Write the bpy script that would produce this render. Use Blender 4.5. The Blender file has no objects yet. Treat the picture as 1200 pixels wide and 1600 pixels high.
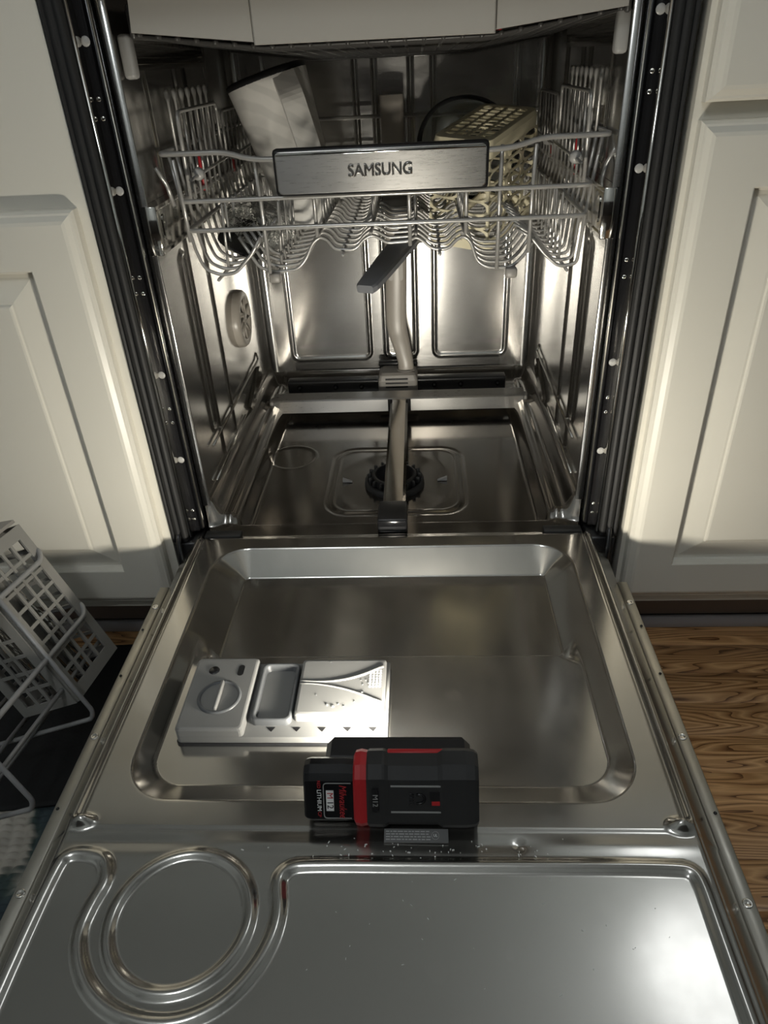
import bpy, bmesh, math, random
import numpy as np
from mathutils import Vector, Matrix
random.seed(7); np.random.seed(7)
S = bpy.context.scene
COL = S.collection
PI = math.pi

# ------------------------------------------------------------------ camera
cam_d = bpy.data.cameras.new('camera'); cam = bpy.data.objects.new('camera', cam_d); COL.objects.link(cam)
cam_d.sensor_fit = 'HORIZONTAL'; cam_d.sensor_width = 36.0; cam_d.lens = 36.0 * 1104 / 1200
cam_d.clip_start = 0.01
RX = Vector((0.99825883, 0.03799757, -0.04511634))      # image right
RD = Vector((-0.01727518, -0.54299798, -0.83955629))    # image down
RF = Vector((-0.05639918, 0.83887388, -0.54139611))     # view direction
M = Matrix((RX, -RD, -RF)).transposed().to_4x4()
M.translation = Vector((0.0417, -0.7841, 0.775))
cam.matrix_world = M
S.camera = cam

# ------------------------------------------------------------------ world, room light, exposure
w = bpy.data.worlds.new('world'); S.world = w; w.use_nodes = True
w.node_tree.nodes['Background'].inputs[0].default_value = (0.80, 0.90, 1.0, 1)
w.node_tree.nodes['Background'].inputs[1].default_value = 0.05
S.view_settings.view_transform = 'Standard'; S.view_settings.look = 'None'
S.view_settings.gamma = 1.0; S.view_settings.exposure = 0.12
S.view_settings.use_curve_mapping = False
S.cycles.use_denoising = True
S.cycles.max_bounces = 8; S.cycles.glossy_bounces = 5; S.cycles.diffuse_bounces = 3; S.cycles.transmission_bounces = 6
S.cycles.use_adaptive_sampling = True; S.cycles.adaptive_threshold = 0.025
S.cycles.sample_clamp_indirect = 6.0
LED_STRENGTH = 285.0
LED_COLOR = (1.0, 0.945, 0.82)
ROOM_POWER = 15.0

# ------------------------------------------------------------------ materials
MATS = {}
def mat(name, col, rough=0.5, metal=0.0, **kw):
    m = bpy.data.materials.new(name); m.use_nodes = True; MATS[name] = m
    b = m.node_tree.nodes['Principled BSDF']
    b.inputs['Base Color'].default_value = (*col, 1); b.inputs['Roughness'].default_value = rough
    b.inputs['Metallic'].default_value = metal
    for k, v in kw.items():
        b.inputs[k].default_value = v
    return m
def nodes(m): return m.node_tree.nodes, m.node_tree.links, m.node_tree.nodes['Principled BSDF']
def noise(m, scale=(1,1,1), s=5.0, detail=4, rough=0.5, coord='Object'):
    n, l, b = nodes(m)
    tc = n.new('ShaderNodeTexCoord'); mp = n.new('ShaderNodeMapping'); nz = n.new('ShaderNodeTexNoise')
    mp.inputs['Scale'].default_value = scale
    nz.inputs['Scale'].default_value = s; nz.inputs['Detail'].default_value = detail; nz.inputs['Roughness'].default_value = rough
    l.new(tc.outputs[coord], mp.inputs[0]); l.new(mp.outputs[0], nz.inputs['Vector'])
    return nz
def ramp(m, src, stops):
    n, l, b = nodes(m); r = n.new('ShaderNodeValToRGB')
    e = r.color_ramp.elements
    while len(e) < len(stops): e.new(0.5)
    for i, (p, c) in enumerate(stops):
        e[i].position = p; e[i].color = (*c, 1) if len(c) == 3 else c
    l.new(src, r.inputs[0]); return r
def rng(m, src, a, b_, lo, hi):
    n, l, b = nodes(m); r = n.new('ShaderNodeMapRange')
    for i, v in zip((1,2,3,4), (a, b_, lo, hi)): r.inputs[i].default_value = v
    l.new(src, r.inputs[0]); return r
def bump(m, src, strength, dist):
    n, l, b = nodes(m); bp = n.new('ShaderNodeBump')
    bp.inputs['Strength'].default_value = strength; bp.inputs['Distance'].default_value = dist
    l.new(src, bp.inputs['Height']); l.new(bp.outputs[0], b.inputs['Normal']); return bp

def steel(name, col, rlo, rhi, brush=(1,1,1), bs=1.0, aniso=0.0, bumpd=0.0):
    m = mat(name, col, rlo, 1.0); n, l, b = nodes(m)
    nz = noise(m, brush, 40*bs, 3, 0.6)
    sp = noise(m, (1,1,1), 7, 3, 0.5)
    mx = n.new('ShaderNodeMath'); mx.operation = 'ADD'
    a = rng(m, nz.outputs[0], 0.3, 0.7, 0, (rhi-rlo)*0.6); c = rng(m, sp.outputs[0], 0.3, 0.7, rlo, rlo+(rhi-rlo)*0.25)
    l.new(a.outputs[0], mx.inputs[0]); l.new(c.outputs[0], mx.inputs[1]); l.new(mx.outputs[0], b.inputs['Roughness'])
    if bumpd: bump(m, nz.outputs[0], 0.5, bumpd)
    if aniso:
        b.inputs['Anisotropic'].default_value = aniso
        t = n.new('ShaderNodeCombineXYZ'); t.inputs[2].default_value = 1.0     # grain runs level, so highlights stretch upright
        l.new(t.outputs[0], b.inputs['Tangent'])
    return m
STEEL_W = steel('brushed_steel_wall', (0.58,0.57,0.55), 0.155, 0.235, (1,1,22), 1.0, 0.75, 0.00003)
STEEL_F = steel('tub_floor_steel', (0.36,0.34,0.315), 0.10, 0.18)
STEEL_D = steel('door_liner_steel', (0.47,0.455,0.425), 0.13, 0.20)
# dried water spots on the door liner: a second, rougher film in blobs
def spots(m, scale, th, add):
    n, l, b = nodes(m)
    tc = n.new('ShaderNodeTexCoord'); v = n.new('ShaderNodeTexVoronoi'); v.inputs['Scale'].default_value = scale
    nz = noise(m, (1,1,1), 60, 2); mixv = n.new('ShaderNodeMixRGB'); mixv.inputs[0].default_value = 0.012
    l.new(tc.outputs['Object'], mixv.inputs[1]); l.new(nz.outputs['Color'], mixv.inputs[2]); l.new(mixv.outputs[0], v.inputs['Vector'])
    r = rng(m, v.outputs['Distance'], th-0.015, th, add, 0.0)
    big = noise(m, (1,1,1), 6, 2); g = rng(m, big.outputs[0], 0.5, 0.56, 0, 1)
    mu = n.new('ShaderNodeMath'); mu.operation = 'MULTIPLY'; l.new(r.outputs[0], mu.inputs[0]); l.new(g.outputs[0], mu.inputs[1])
    old = b.inputs['Roughness'].links[0].from_socket
    ad = n.new('ShaderNodeMath'); ad.operation = 'ADD'; l.new(old, ad.inputs[0]); l.new(mu.outputs[0], ad.inputs[1]); l.new(ad.outputs[0], b.inputs['Roughness'])
spots(STEEL_D, 22, 0.22, 0.045)
def haze(m, col, rough, f):      # pressed sheet scatters part of the light in a wider lobe
    n, l, b = nodes(m); h = n.new('ShaderNodeBsdfAnisotropic'); h.inputs['Color'].default_value = (*col, 1); h.inputs['Roughness'].default_value = rough
    mx = n.new('ShaderNodeMixShader'); mx.inputs[0].default_value = f
    l.new(b.outputs[0], mx.inputs[1]); l.new(h.outputs[0], mx.inputs[2]); l.new(mx.outputs[0], n['Material Output'].inputs[0])
haze(STEEL_D, (0.50,0.485,0.455), 0.42, 0.11); haze(STEEL_F, (0.36,0.34,0.315), 0.42, 0.08); haze(STEEL_W, (0.58,0.57,0.55), 0.40, 0.07)
STEEL_E = steel('worn_edge_steel', (0.45,0.43,0.38), 0.30, 0.55)
STEEL_P = steel('polished_steel', (0.66,0.64,0.60), 0.06, 0.14)
STEEL_H = steel('brushed_handle_steel', (0.60,0.585,0.56), 0.26, 0.34, (1,1,30), 1.5, 0.8, 0.0)
BADGE = steel('badge_steel', (0.40,0.39,0.37), 0.25, 0.32)
WIRE = mat('grey_coated_wire', (0.42,0.41,0.39), 0.28, 0.45)
WIRE2 = mat('pale_grey_coated_wire', (0.29,0.29,0.29), 0.38, 0.15)
PG = mat('grey_plastic', (0.27,0.275,0.275), 0.38)
PGL = mat('pale_grey_plastic', (0.36,0.355,0.34), 0.35)
PGD = mat('taupe_grey_plastic', (0.26,0.245,0.225), 0.42)
TAUPE = mat('taupe_pipe_plastic', (0.40,0.365,0.32), 0.32)
TRAYP = mat('tray_front_plastic', (0.42,0.40,0.36), 0.45)
LATT = mat('lattice_grey_plastic', (0.24,0.235,0.22), 0.4)
DSP = mat('dispenser_grey_plastic', (0.20,0.20,0.195), 0.38)
DSPD = mat('dispenser_dark_grey_plastic', (0.10,0.105,0.11), 0.42)
BLK = mat('black_plastic', (0.012,0.012,0.013), 0.35)
BLKG = mat('glossy_black_plastic', (0.008,0.008,0.009), 0.22)
RUB = mat('black_rubber', (0.012,0.012,0.012), 0.6)
nzr = noise(RUB, (1,1,1), 90, 4); bump(RUB, nzr.outputs[0], 0.3, 0.0006)
SOFT = mat('charcoal_overmould', (0.017,0.017,0.017), 0.6)
nzs = noise(SOFT, (1,1,1), 160, 4); bump(SOFT, nzs.outputs[0], 0.25, 0.0004)
RED = mat('red_plastic', (0.42,0.014,0.018), 0.42)
REDP = mat('red_print', (0.42,0.02,0.025), 0.5)
WHP = mat('white_print', (0.75,0.75,0.73), 0.5)
GREYP = mat('grey_print', (0.30,0.30,0.29), 0.5)
STICK = mat('grey_sticker', (0.07,0.07,0.068), 0.45)
LED = mat('led_panel_glow', (0.9,0.9,0.9), 0.4)
nb = nodes(LED)[2]; nb.inputs['Emission Color'].default_value = (*LED_COLOR, 1); nb.inputs['Emission Strength'].default_value = LED_STRENGTH
PAINT = mat('cream_cabinet_paint', (0.74,0.71,0.625), 0.36)
nzp = noise(PAINT, (1,1,1), 3, 3); rp = ramp(PAINT, nzp.outputs[0], [(0.3,(0.725,0.695,0.61)),(0.7,(0.755,0.725,0.64))])
nodes(PAINT)[1].new(rp.outputs[0], nodes(PAINT)[2].inputs['Base Color'])
nzp2 = noise(PAINT, (1,1,1), 220, 2); bump(PAINT, nzp2.outputs[0], 0.06, 0.0006)
KICK = mat('brown_toe_kick', (0.20,0.155,0.13), 0.5)
KICKG = mat('grey_toe_strip', (0.36,0.35,0.36), 0.45)
STONE = mat('grey_worktop', (0.25,0.24,0.23), 0.3)
MUGW = mat('white_ribbed_plastic', (0.78,0.76,0.72), 0.38)
wv_n, wv_l, wv_b = nodes(MUGW); wv_t = wv_n.new('ShaderNodeTexCoord'); wv_m = wv_n.new('ShaderNodeMapping'); wv_m.inputs['Rotation'].default_value = (0.3, 0.9, 0)
wv = wv_n.new('ShaderNodeTexWave'); wv.inputs['Scale'].default_value = 14; wv.inputs['Distortion'].default_value = 2.5
wv_l.new(wv_t.outputs['Object'], wv_m.inputs[0]); wv_l.new(wv_m.outputs[0], wv.inputs['Vector'])
wv_r = ramp(MUGW, wv.outputs[0], [(0.2,(0.66,0.645,0.61)),(0.5,(0.76,0.74,0.70))]); wv_l.new(wv_r.outputs[0], wv_b.inputs['Base Color'])
CREAM = mat('cream_plastic', (0.82,0.75,0.54), 0.36)
GLASS = mat('clear_glass', (0.95,0.97,0.96), 0.03, 0.0, **{'Transmission Weight': 1.0, 'IOR': 1.45})
nzg = noise(GLASS, (1,1,1), 120, 2); bump(GLASS, nzg.outputs[0], 0.5, 0.003)
BOWLG = mat('smoky_glass', (0.75,0.78,0.76), 0.02, 0.0, **{'Transmission Weight': 1.0, 'IOR': 1.45})
MATB = mat('black_mat_rubber', (0.003,0.0033,0.004), 0.8)
nzm = noise(MATB, (1,1,1), 70, 4); bump(MATB, nzm.outputs[0], 0.5, 0.002)
GROUT = mat('dark_subfloor', (0.03,0.018,0.01), 0.8)
# oak: rings from a stretched, distorted wave; each plank shifts it by its own random number
OAK = mat('oak_plank', (0.3,0.15,0.06), 0.38)
def build_oak():
    n, l, b = nodes(OAK)
    tc = n.new('ShaderNodeTexCoord'); oi = n.new('ShaderNodeObjectInfo')
    off = n.new('ShaderNodeVectorMath'); off.operation = 'ADD'
    sc = n.new('ShaderNodeVectorMath'); sc.operation = 'SCALE'; sc.inputs['Scale'].default_value = 17.0
    cmb = n.new('ShaderNodeCombineXYZ')
    for i in range(3): l.new(oi.outputs['Random'], cmb.inputs[i])
    l.new(cmb.outputs[0], sc.inputs[0]); l.new(tc.outputs['Object'], off.inputs[0]); l.new(sc.outputs[0], off.inputs[1])
    mp = n.new('ShaderNodeMapping'); mp.inputs['Scale'].default_value = (1.6, 15.0, 1.0); l.new(off.outputs[0], mp.inputs[0])
    big = n.new('ShaderNodeTexNoise'); big.inputs['Scale'].default_value = 1.6; big.inputs['Detail'].default_value = 1.5; l.new(mp.outputs[0], big.inputs['Vector'])
    mul = n.new('ShaderNodeMath'); mul.operation = 'MULTIPLY'; mul.inputs[1].default_value = 20.0; l.new(big.outputs[0], mul.inputs[0])
    fr = n.new('ShaderNodeMath'); fr.operation = 'FRACT'; l.new(mul.outputs[0], fr.inputs[0])
    fine = n.new('ShaderNodeTexNoise'); fine.inputs['Scale'].default_value = 30; fine.inputs['Detail'].default_value = 5
    mp2 = n.new('ShaderNodeMapping'); mp2.inputs['Scale'].default_value = (0.8, 14, 1); l.new(off.outputs[0], mp2.inputs[0]); l.new(mp2.outputs[0], fine.inputs['Vector'])
    ad = n.new('ShaderNodeMath'); ad.operation = 'MULTIPLY_ADD'; ad.inputs[1].default_value = 0.42; l.new(fine.outputs[0], ad.inputs[0]); l.new(fr.outputs[0], ad.inputs[2])
    r = ramp(OAK, ad.outputs[0], [(0.24,(0.13,0.055,0.019)),(0.36,(0.36,0.18,0.070)),(0.75,(0.68,0.40,0.185)),(1.0,(0.46,0.245,0.10))])
    tone = n.new('ShaderNodeHueSaturation'); l.new(r.outputs[0], tone.inputs['Color'])
    vr = n.new('ShaderNodeMapRange'); vr.inputs[3].default_value = 0.88; vr.inputs[4].default_value = 1.12; l.new(oi.outputs['Random'], vr.inputs[0]); l.new(vr.outputs[0], tone.inputs['Value'])
    l.new(tone.outputs[0], b.inputs['Base Color'])
    bump(OAK, ad.outputs[0], 0.25, 0.0008)
build_oak()
RUG = mat('woven_rug', (0.4,0.4,0.38), 0.95)
def build_rug():
    n, l, b = nodes(RUG)
    nz = noise(RUG, (1,1,1), 11, 2.5, 0.55)
    r = ramp(RUG, nz.outputs[0], [(0.42,(0.045,0.065,0.075)),(0.47,(0.06,0.09,0.085)),(0.52,(0.46,0.43,0.37)),(0.8,(0.55,0.52,0.46))])
    r.color_ramp.interpolation = 'LINEAR'
    l.new(r.outputs[0], b.inputs['Base Color'])
build_rug()

# ------------------------------------------------------------------ helpers
def tag(o, label=None, cat=None, group=None, kind=None):
    if label: o['label'] = label
    if cat: o['category'] = cat
    if group: o['group'] = group
    if kind: o['kind'] = kind
    return o
def empty(name, loc=(0,0,0)):
    o = bpy.data.objects.new(name, None); COL.objects.link(o); o.location = loc; o.empty_display_size = 0.05
    return o
def mk(name, me, m, parent=None, loc=None):
    o = bpy.data.objects.new(name, me); COL.objects.link(o)
    if m is not None and not me.materials: me.materials.append(m)
    if parent is not None:
        o.parent = parent; bpy.context.view_layer
    if loc is not None: o.location = loc
    return o
class MB:
    def __init__(s): s.v = []; s.f = []; s.sm = []
    def add(s, vs, fs, smooth=True):
        k = len(s.v); s.v += [tuple(map(float, p)) for p in vs]; s.f += [tuple(i+k for i in f) for f in fs]; s.sm += [smooth]*len(fs); return s
    def mesh(s, name='m'):
        me = bpy.data.meshes.new(name); me.from_pydata(s.v, [], s.f)
        me.polygons.foreach_set('use_smooth', s.sm); me.validate(); me.update(); return me
    def build(s, name, m, parent=None, loc=None): return mk(name, s.mesh(name), m, parent, loc)
    def box(s, x0, x1, y0, y1, z0, z1, bev=0.0, seg=2):
        if bev <= 0:
            vs = [(x,y,z) for x in (x0,x1) for y in (y0,y1) for z in (z0,z1)]
            return s.add(vs, [(0,1,3,2),(4,6,7,5),(0,4,5,1),(2,3,7,6),(0,2,6,4),(1,5,7,3)], False)
        bm = bmesh.new(); bmesh.ops.create_cube(bm, size=1)
        for v in bm.verts: v.co = Vector(((x0+x1)/2+v.co.x*(x1-x0), (y0+y1)/2+v.co.y*(y1-y0), (z0+z1)/2+v.co.z*(z1-z0)))
        bmesh.ops.bevel(bm, geom=bm.edges[:], offset=bev, segments=seg, affect='EDGES', profile=0.5)
        s.bm(bm); return s
    def bm(s, bm, smooth=True):
        bm.verts.ensure_lookup_table(); bm.verts.index_update()
        s.add([v.co[:] for v in bm.verts], [[v.index for v in f.verts] for f in bm.faces], smooth); bm.free(); return s
    def tube(s, pts, r, n=8, closed=False, cap=True):
        P = [Vector(p) for p in pts]; N = len(P); rings = []; up = None; k0 = len(s.v)
        for i in range(N):
            if closed: t = P[(i+1) % N] - P[i-1]
            else: t = P[min(i+1,N-1)] - P[max(i-1,0)]
            t.normalize()
            if up is None:
                up = Vector((0,0,1)) if abs(t.z) < 0.9 else Vector((0,1,0))
            a = t.cross(up)
            if a.length < 1e-4: a = t.orthogonal()
            a.normalize(); up = a.cross(t).normalized()
            ri = r[i] if isinstance(r, (list, tuple)) else r
            rings.append([P[i] + (a*math.cos(2*PI*j/n) + up*math.sin(2*PI*j/n))*ri for j in range(n)])
        vs = [p for rg in rings for p in rg]; fs = []
        for i in range(N if closed else N-1):
            i2 = (i+1) % N
            for j in range(n): fs.append((i*n+j, i*n+(j+1)%n, i2*n+(j+1)%n, i2*n+j))
        if cap and not closed: fs += [tuple(range(n))[::-1], tuple((N-1)*n+j for j in range(n))]
        return s.add(vs, fs)
    def lathe(s, prof, c, axis='Z', n=32, arc=2*PI):
        ring = []; full = abs(arc-2*PI) < 1e-6; nn = n if full else n+1
        for (r, h) in prof:
            for j in range(nn):
                a = arc*j/n; p = (r*math.cos(a), r*math.sin(a), h)
                if axis == 'X': p = (p[2], p[0], p[1])
                if axis == 'Y': p = (p[0], p[2], p[1])
                ring.append((p[0]+c[0], p[1]+c[1], p[2]+c[2]))
        fs = []
        for i in range(len(prof)-1):
            for j in range(n if full else n):
                j2 = (j+1) % nn if full else j+1
                fs.append((i*nn+j, i*nn+j2, (i+1)*nn+j2, (i+1)*nn+j))
        return s.add(ring, fs)
    def prism(s, poly, axis, a, b, smooth=False):   # closed polygon extruded along an axis between a and b
        n = len(poly)
        def P(p, t):
            return {'X': (t, p[0], p[1]), 'Y': (p[0], t, p[1]), 'Z': (p[0], p[1], t)}[axis]
        vs = [P(p, a) for p in poly] + [P(p, b) for p in poly]
        s.add(vs, [(i, (i+1)%n, (i+1)%n+n, i+n) for i in range(n)], smooth)
        s.add(vs, [tuple(range(n))[::-1], tuple(range(n, 2*n))], False); return s
    def loft(s, loops, cap0=False, cap1=True, smooth=False):
        n = len(loops[0]); vs = [p for L in loops for p in L]; fs = []
        for i in range(len(loops)-1):
            for j in range(n): fs.append((i*n+j, i*n+(j+1)%n, (i+1)*n+(j+1)%n, (i+1)*n+j))
        s.add(vs, fs, smooth)
        cf = []
        if cap0: cf.append(tuple(range(n))[::-1])
        if cap1: cf.append(tuple(range((len(loops)-1)*n, len(loops)*n)))
        if cf: s.add(vs, cf, False)
        return s
def rrect(x0, x1, y0, y1, r, n=6):
    out = []
    for cx, cy, a0 in ((x1-r,y1-r,0),(x0+r,y1-r,PI/2),(x0+r,y0+r,PI),(x1-r,y0+r,1.5*PI)):
        for k in range(n+1):
            a = a0 + PI/2*k/n; out.append((cx+r*math.cos(a), cy+r*math.sin(a)))
    return out
def smooth_path(pts, r=0.006, n=4):
    """polyline with each inner corner replaced by a small arc"""
    P = [Vector(p) for p in pts]; out = [P[0]]
    for i in range(1, len(P)-1):
        a, b, c = P[i-1], P[i], P[i+1]
        d = min(r, (a-b).length*0.45, (c-b).length*0.45)
        p, q = b+(a-b).normalized()*d, b+(c-b).normalized()*d
        for k in range(n+1):
            t = k/n; out.append(p*(1-t)**2 + b*2*t*(1-t) + q*t*t)
    out.append(P[-1]); return out
def sheet(name, fn, u, v, m, parent=None, kind=None):
    """heightfield: fn(U,V) -> X,Y,Z arrays"""
    U, V = np.meshgrid(u, v, indexing='ij'); X, Y, Z = fn(U, V)
    co = np.stack([X, Y, Z], -1).reshape(-1, 3).astype(np.float32); nu, nv = len(u), len(v)
    I = np.arange(nu*nv).reshape(nu, nv)
    q = np.stack([I[:-1,:-1], I[1:,:-1], I[1:,1:], I[:-1,1:]], -1).reshape(-1, 4).astype(np.int32)
    me = bpy.data.meshes.new(name); me.vertices.add(len(co)); me.vertices.foreach_set('co', co.ravel())
    me.loops.add(q.size); me.loops.foreach_set('vertex_index', q.ravel())
    me.polygons.add(len(q)); me.polygons.foreach_set('loop_start', np.arange(len(q), dtype=np.int32)*4)
    me.polygons.foreach_set('use_smooth', np.ones(len(q), dtype=bool)); me.update(calc_edges=True)
    return mk(name, me, m, parent)
def sst(a, b, x):
    t = np.clip((x-a)/(b-a), 0, 1); return t*t*(3-2*t)
def sdrr(X, Y, x0, x1, y0, y1, r):   # signed distance to a rounded rectangle, negative inside
    qx = np.abs(X-(x0+x1)/2)-(x1-x0)/2+r; qy = np.abs(Y-(y0+y1)/2)-(y1-y0)/2+r
    return np.hypot(np.maximum(qx,0), np.maximum(qy,0)) + np.minimum(np.maximum(qx,qy),0) - r
def dpoly(X, Y, pts):
    d = np.full(X.shape, 9.0)
    for (x0,y0),(x1,y1) in zip(pts[:-1], pts[1:]):
        vx, vy = x1-x0, y1-y0; t = np.clip(((X-x0)*vx+(Y-y0)*vy)/(vx*vx+vy*vy+1e-12), 0, 1)
        d = np.minimum(d, np.hypot(X-x0-t*vx, Y-y0-t*vy))
    return d
def bead(d, wd, h): return h*np.clip(1-(d/wd)**2, 0, 1)**1.5
def text(name, body, size, o, xd, yd, m, parent, ext=0.0002, bold=0.0, shear=0.0, align='CENTER', sx=1.0, bev=0.0):
    c = bpy.data.curves.new(name, 'FONT'); c.body = body; c.size = size; c.extrude = ext; c.offset = bold
    c.align_x = align; c.align_y = 'CENTER'; c.shear = shear; c.resolution_u = 3; c.bevel_depth = bev; c.bevel_resolution = 1
    t = bpy.data.objects.new(name+'_tmp', c); COL.objects.link(t)
    dg = bpy.context.evaluated_depsgraph_get(); me = bpy.data.meshes.new_from_object(t.evaluated_get(dg)); bpy.data.objects.remove(t)
    xd = Vector(xd).normalized(); yd = Vector(yd).normalized(); zd = xd.cross(yd)
    mm = Matrix((xd*sx, yd, zd)).transposed().to_4x4(); mm.translation = Vector(o); me.transform(mm)
    me.materials.clear(); me.materials.append(m)
    ob = mk(name, me, m, parent); return ob
def copy_tree(o, parent=None, loc=None):
    c = o.copy(); COL.objects.link(c); c.parent = parent
    if loc is not None: c.location = loc
    for ch in list(o.children): copy_tree(ch, c)
    return c

# ================================================================== SETTING
floor = MB().box(-1.9, 1.9, -2.5, 0.72, -0.03, -0.004).build('floor', GROUT); tag(floor, 'dark gaps between the oak floor boards', kind='structure')
PW = 0.0572
def planks():
    row = 0; y = 0.085
    cache = {}
    while y > -0.62:
        x = -1.0 - random.random()*0.5
        while x < 1.0:
            L = random.choice((0.42, 0.56, 0.72, 0.9))
            x1 = x+L
            if x1 > -0.85 and x < 0.95 and not (-0.28 < x and x1 < 0.26 and y > -0.6):
                if L not in cache:
                    cache[L] = MB().box(-L/2+0.0001, L/2-0.0001, -PW/2+0.0001, PW/2-0.0001, -0.012, 0.0, 0.0005, 1).mesh('plank'); cache[L].materials.append(OAK)
                mk('plank', cache[L], OAK, floor, ((x+x1)/2, y-PW/2, 0))
            x = x1
        y -= PW; row += 1
planks()

# ---- room shell around and behind the camera
wallm = mat('room_wall_paint', (0.66,0.68,0.66), 0.6)
tanm = mat('tan_backsplash', (0.42,0.31,0.20), 0.4)
darkm = mat('added_dark_panel', (0.035,0.028,0.024), 0.5)
ceilm = mat('ceiling_paint', (0.78,0.80,0.79), 0.7)
X0_, X1_, Y0_, Y1_, ZC_ = -1.9, 1.9, -2.5, 0.70, 2.45
for nm, bx, m_, lb in (('wall_back', (X0_,X1_,Y1_-0.02,Y1_+0.02,0,ZC_), wallm, 'pale grey kitchen wall behind the cabinets'),
                   ('wall_front', (X0_,X1_,Y0_-0.04,Y0_,1.15,ZC_), wallm, 'pale grey kitchen wall opposite the dishwasher'),
                   ('wall_left', (X0_-0.04,X0_,Y0_,Y1_+0.02,0,ZC_), wallm, 'pale grey kitchen wall at the left end'),
                   ('wall_right', (X1_,X1_+0.04,Y0_,Y1_+0.02,0,ZC_), wallm, 'pale grey kitchen wall at the right end'),
                   ('trim_1', (X0_,X1_,Y0_-0.06,Y0_+0.02,0,1.15), darkm, 'added dark panel along the opposite wall, for dark reflections in the steel'),  # unseen dark band, added so the tub steel has something dark to reflect
                   ('trim_2', (X0_,X1_,Y1_-0.032,Y1_-0.02,0.914,1.50), tanm, 'tan backsplash above the worktop'),
                   ('ceiling', (X0_,X1_,Y0_,Y1_+0.02,ZC_,ZC_+0.04), ceilm, 'white kitchen ceiling')):
    tag(MB().box(*bx).build(nm, m_), lb, kind='structure')

# ================================================================== CABINETS
def rect_loop(x0, x1, z0, z1, y): return [(x0,y,z0),(x1,y,z0),(x1,y,z1),(x0,y,z1)]
def panel_door(parent, x0, x1, z0, z1, stile, name='door'):
    def L(i, y): return rect_loop(x0+i, x1-i, z0+i, z1-i, y)
    b = MB(); s = stile
    b.loft([L(0,-0.0005), L(0,-0.0115), L(0.0025,-0.0150), L(0.0045,-0.0155), L(0.0095,-0.0190), L(0.013,-0.0200), L(s,-0.0200), L(s+0.0015,-0.0190), L(s+0.003,-0.0110), L(s+0.005,-0.0095)], True, False)
    d = b.build(name, PAINT, parent)
    q = MB(); t = s+0.005
    q.loft([L(t,-0.0095), L(t+0.004,-0.0095), L(t+0.0285,-0.0165), L(t+0.0310,-0.0168), L(t+0.0325,-0.0188), L(t+0.0345,-0.0195)], False, True)
    q.build('raised_panel', PAINT, d)
    return d
def cabinet(label, side, door, drawer):
    c = empty('base_cabinet', (side*0.55, 0.3, 0)); tag(c, label, 'cabinet')
    off = Vector((-side*0.55, -0.3, 0))
    xs = sorted((side*0.305, side*0.86))
    b = MB(); b.box(xs[0], xs[1], 0.0, 0.6, 0.112, 0.875)
    if side < 0: pass
    o = b.build('body', PAINT, c, off)
    dd = panel_door(c, *door, 0.058); dd.location = off
    x0, x1, z0, z1 = drawer
    d = MB(); f = lambda i, y: rect_loop(x0+i, x1-i, z0+i, z1-i, y)
    d.loft([f(0,-0.0005), f(0,-0.0115), f(0.0025,-0.0150), f(0.0045,-0.0155), f(0.0095,-0.0190), f(0.013,-0.0200)], True, True)
    d.build('drawer_front', PAINT, c, off)
    k = MB().box(xs[0]+(0.002 if side>0 else 0), xs[1]-(0 if side>0 else 0.002), 0.075, 0.09, 0.022, 0.112).build('toe_kick', KICK, c, off)
    k = MB().box(xs[0], xs[1], 0.066, 0.0745, 0.0, 0.022, 0.002, 1).build('toe_strip', KICKG, c, off)
    return c
cabinet('cream painted base cabinet left of the open dishwasher, above the wire rack', -1, (-0.765, -0.3165, 0.132, 0.656), (-0.765, -0.408, 0.682, 0.862))
cabinet('cream painted base cabinet right of the open dishwasher, above the oak floor', 1, (0.3105, 0.765, 0.132, 0.710), (0.3105, 0.765, 0.7255, 0.862))
wt = MB().box(-0.9, 0.9, -0.03, 0.65, 0.876, 0.914, 0.004, 2).build('worktop', STONE); tag(wt, 'grey stone worktop lying across both cream cabinets above the dishwasher', 'worktop')

# ================================================================== DISHWASHER
XC = -0.004
DW = empty('dishwasher', (XC, 0.28, 0)); tag(DW, 'open built-in dishwasher with stainless steel tub and lowered door', 'dishwasher')
def dwp(o):
    """part built in dishwasher-centred coordinates"""
    o.parent = DW; o.location = (0, -0.28, 0); return o
HW = 0.2575; YB = 0.55; ZT = 0.868
# side walls (heightfields with pressed ribs)
def ribs_side(Yv, Zv):
    h = np.zeros_like(Yv)
    for (ya, yb, zb, zt) in ((0.128, 0.150, 0.33, 0.575), (0.165, 0.245, 0.27, 0.60), (0.128,0.245,0.66,0.80), (0.29, 0.40, 0.66, 0.80)):
        d = np.abs(sdrr(Yv, Zv, ya, yb, zb, zt, 0.0105)); h += bead(d, 0.0042, 0.0032)
    return h
for sgn in (-1, 1):
    def fn(U, V, s=sgn):
        h = ribs_side(U, V); flare = 0.006*sst(0.5, YB, U)
        return s*(HW - h) , U, V
    o = dwp(sheet('side_wall', fn, np.linspace(0.034, YB, 220), np.linspace(0.225, ZT, 220), STEEL_W))
def fn_back(U, V):
    h = np.zeros_like(U)
    for (xa, xb) in ((-0.205,-0.053),(-0.022,0.036),(0.072,0.207)):
        h += bead(np.abs(sdrr(U, V, xa, xb, 0.278, 0.90, 0.012)), 0.0042, 0.0032)
    cv = 0.02*(1-np.sqrt(np.clip(1-np.clip((np.abs(U)-(HW-0.02))/0.02,0,1)**2,0,1)))   # rounded vertical corners
    return U, YB - h - cv, V
dwp(sheet('rear_wall', fn_back, np.linspace(-HW, HW, 260), np.linspace(0.225, ZT, 240), STEEL_W))
dwp(MB().box(-HW-0.01, HW+0.01, 0.0, YB+0.01, ZT, 0.8745).build('tub_ceiling', STEEL_F))
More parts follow.
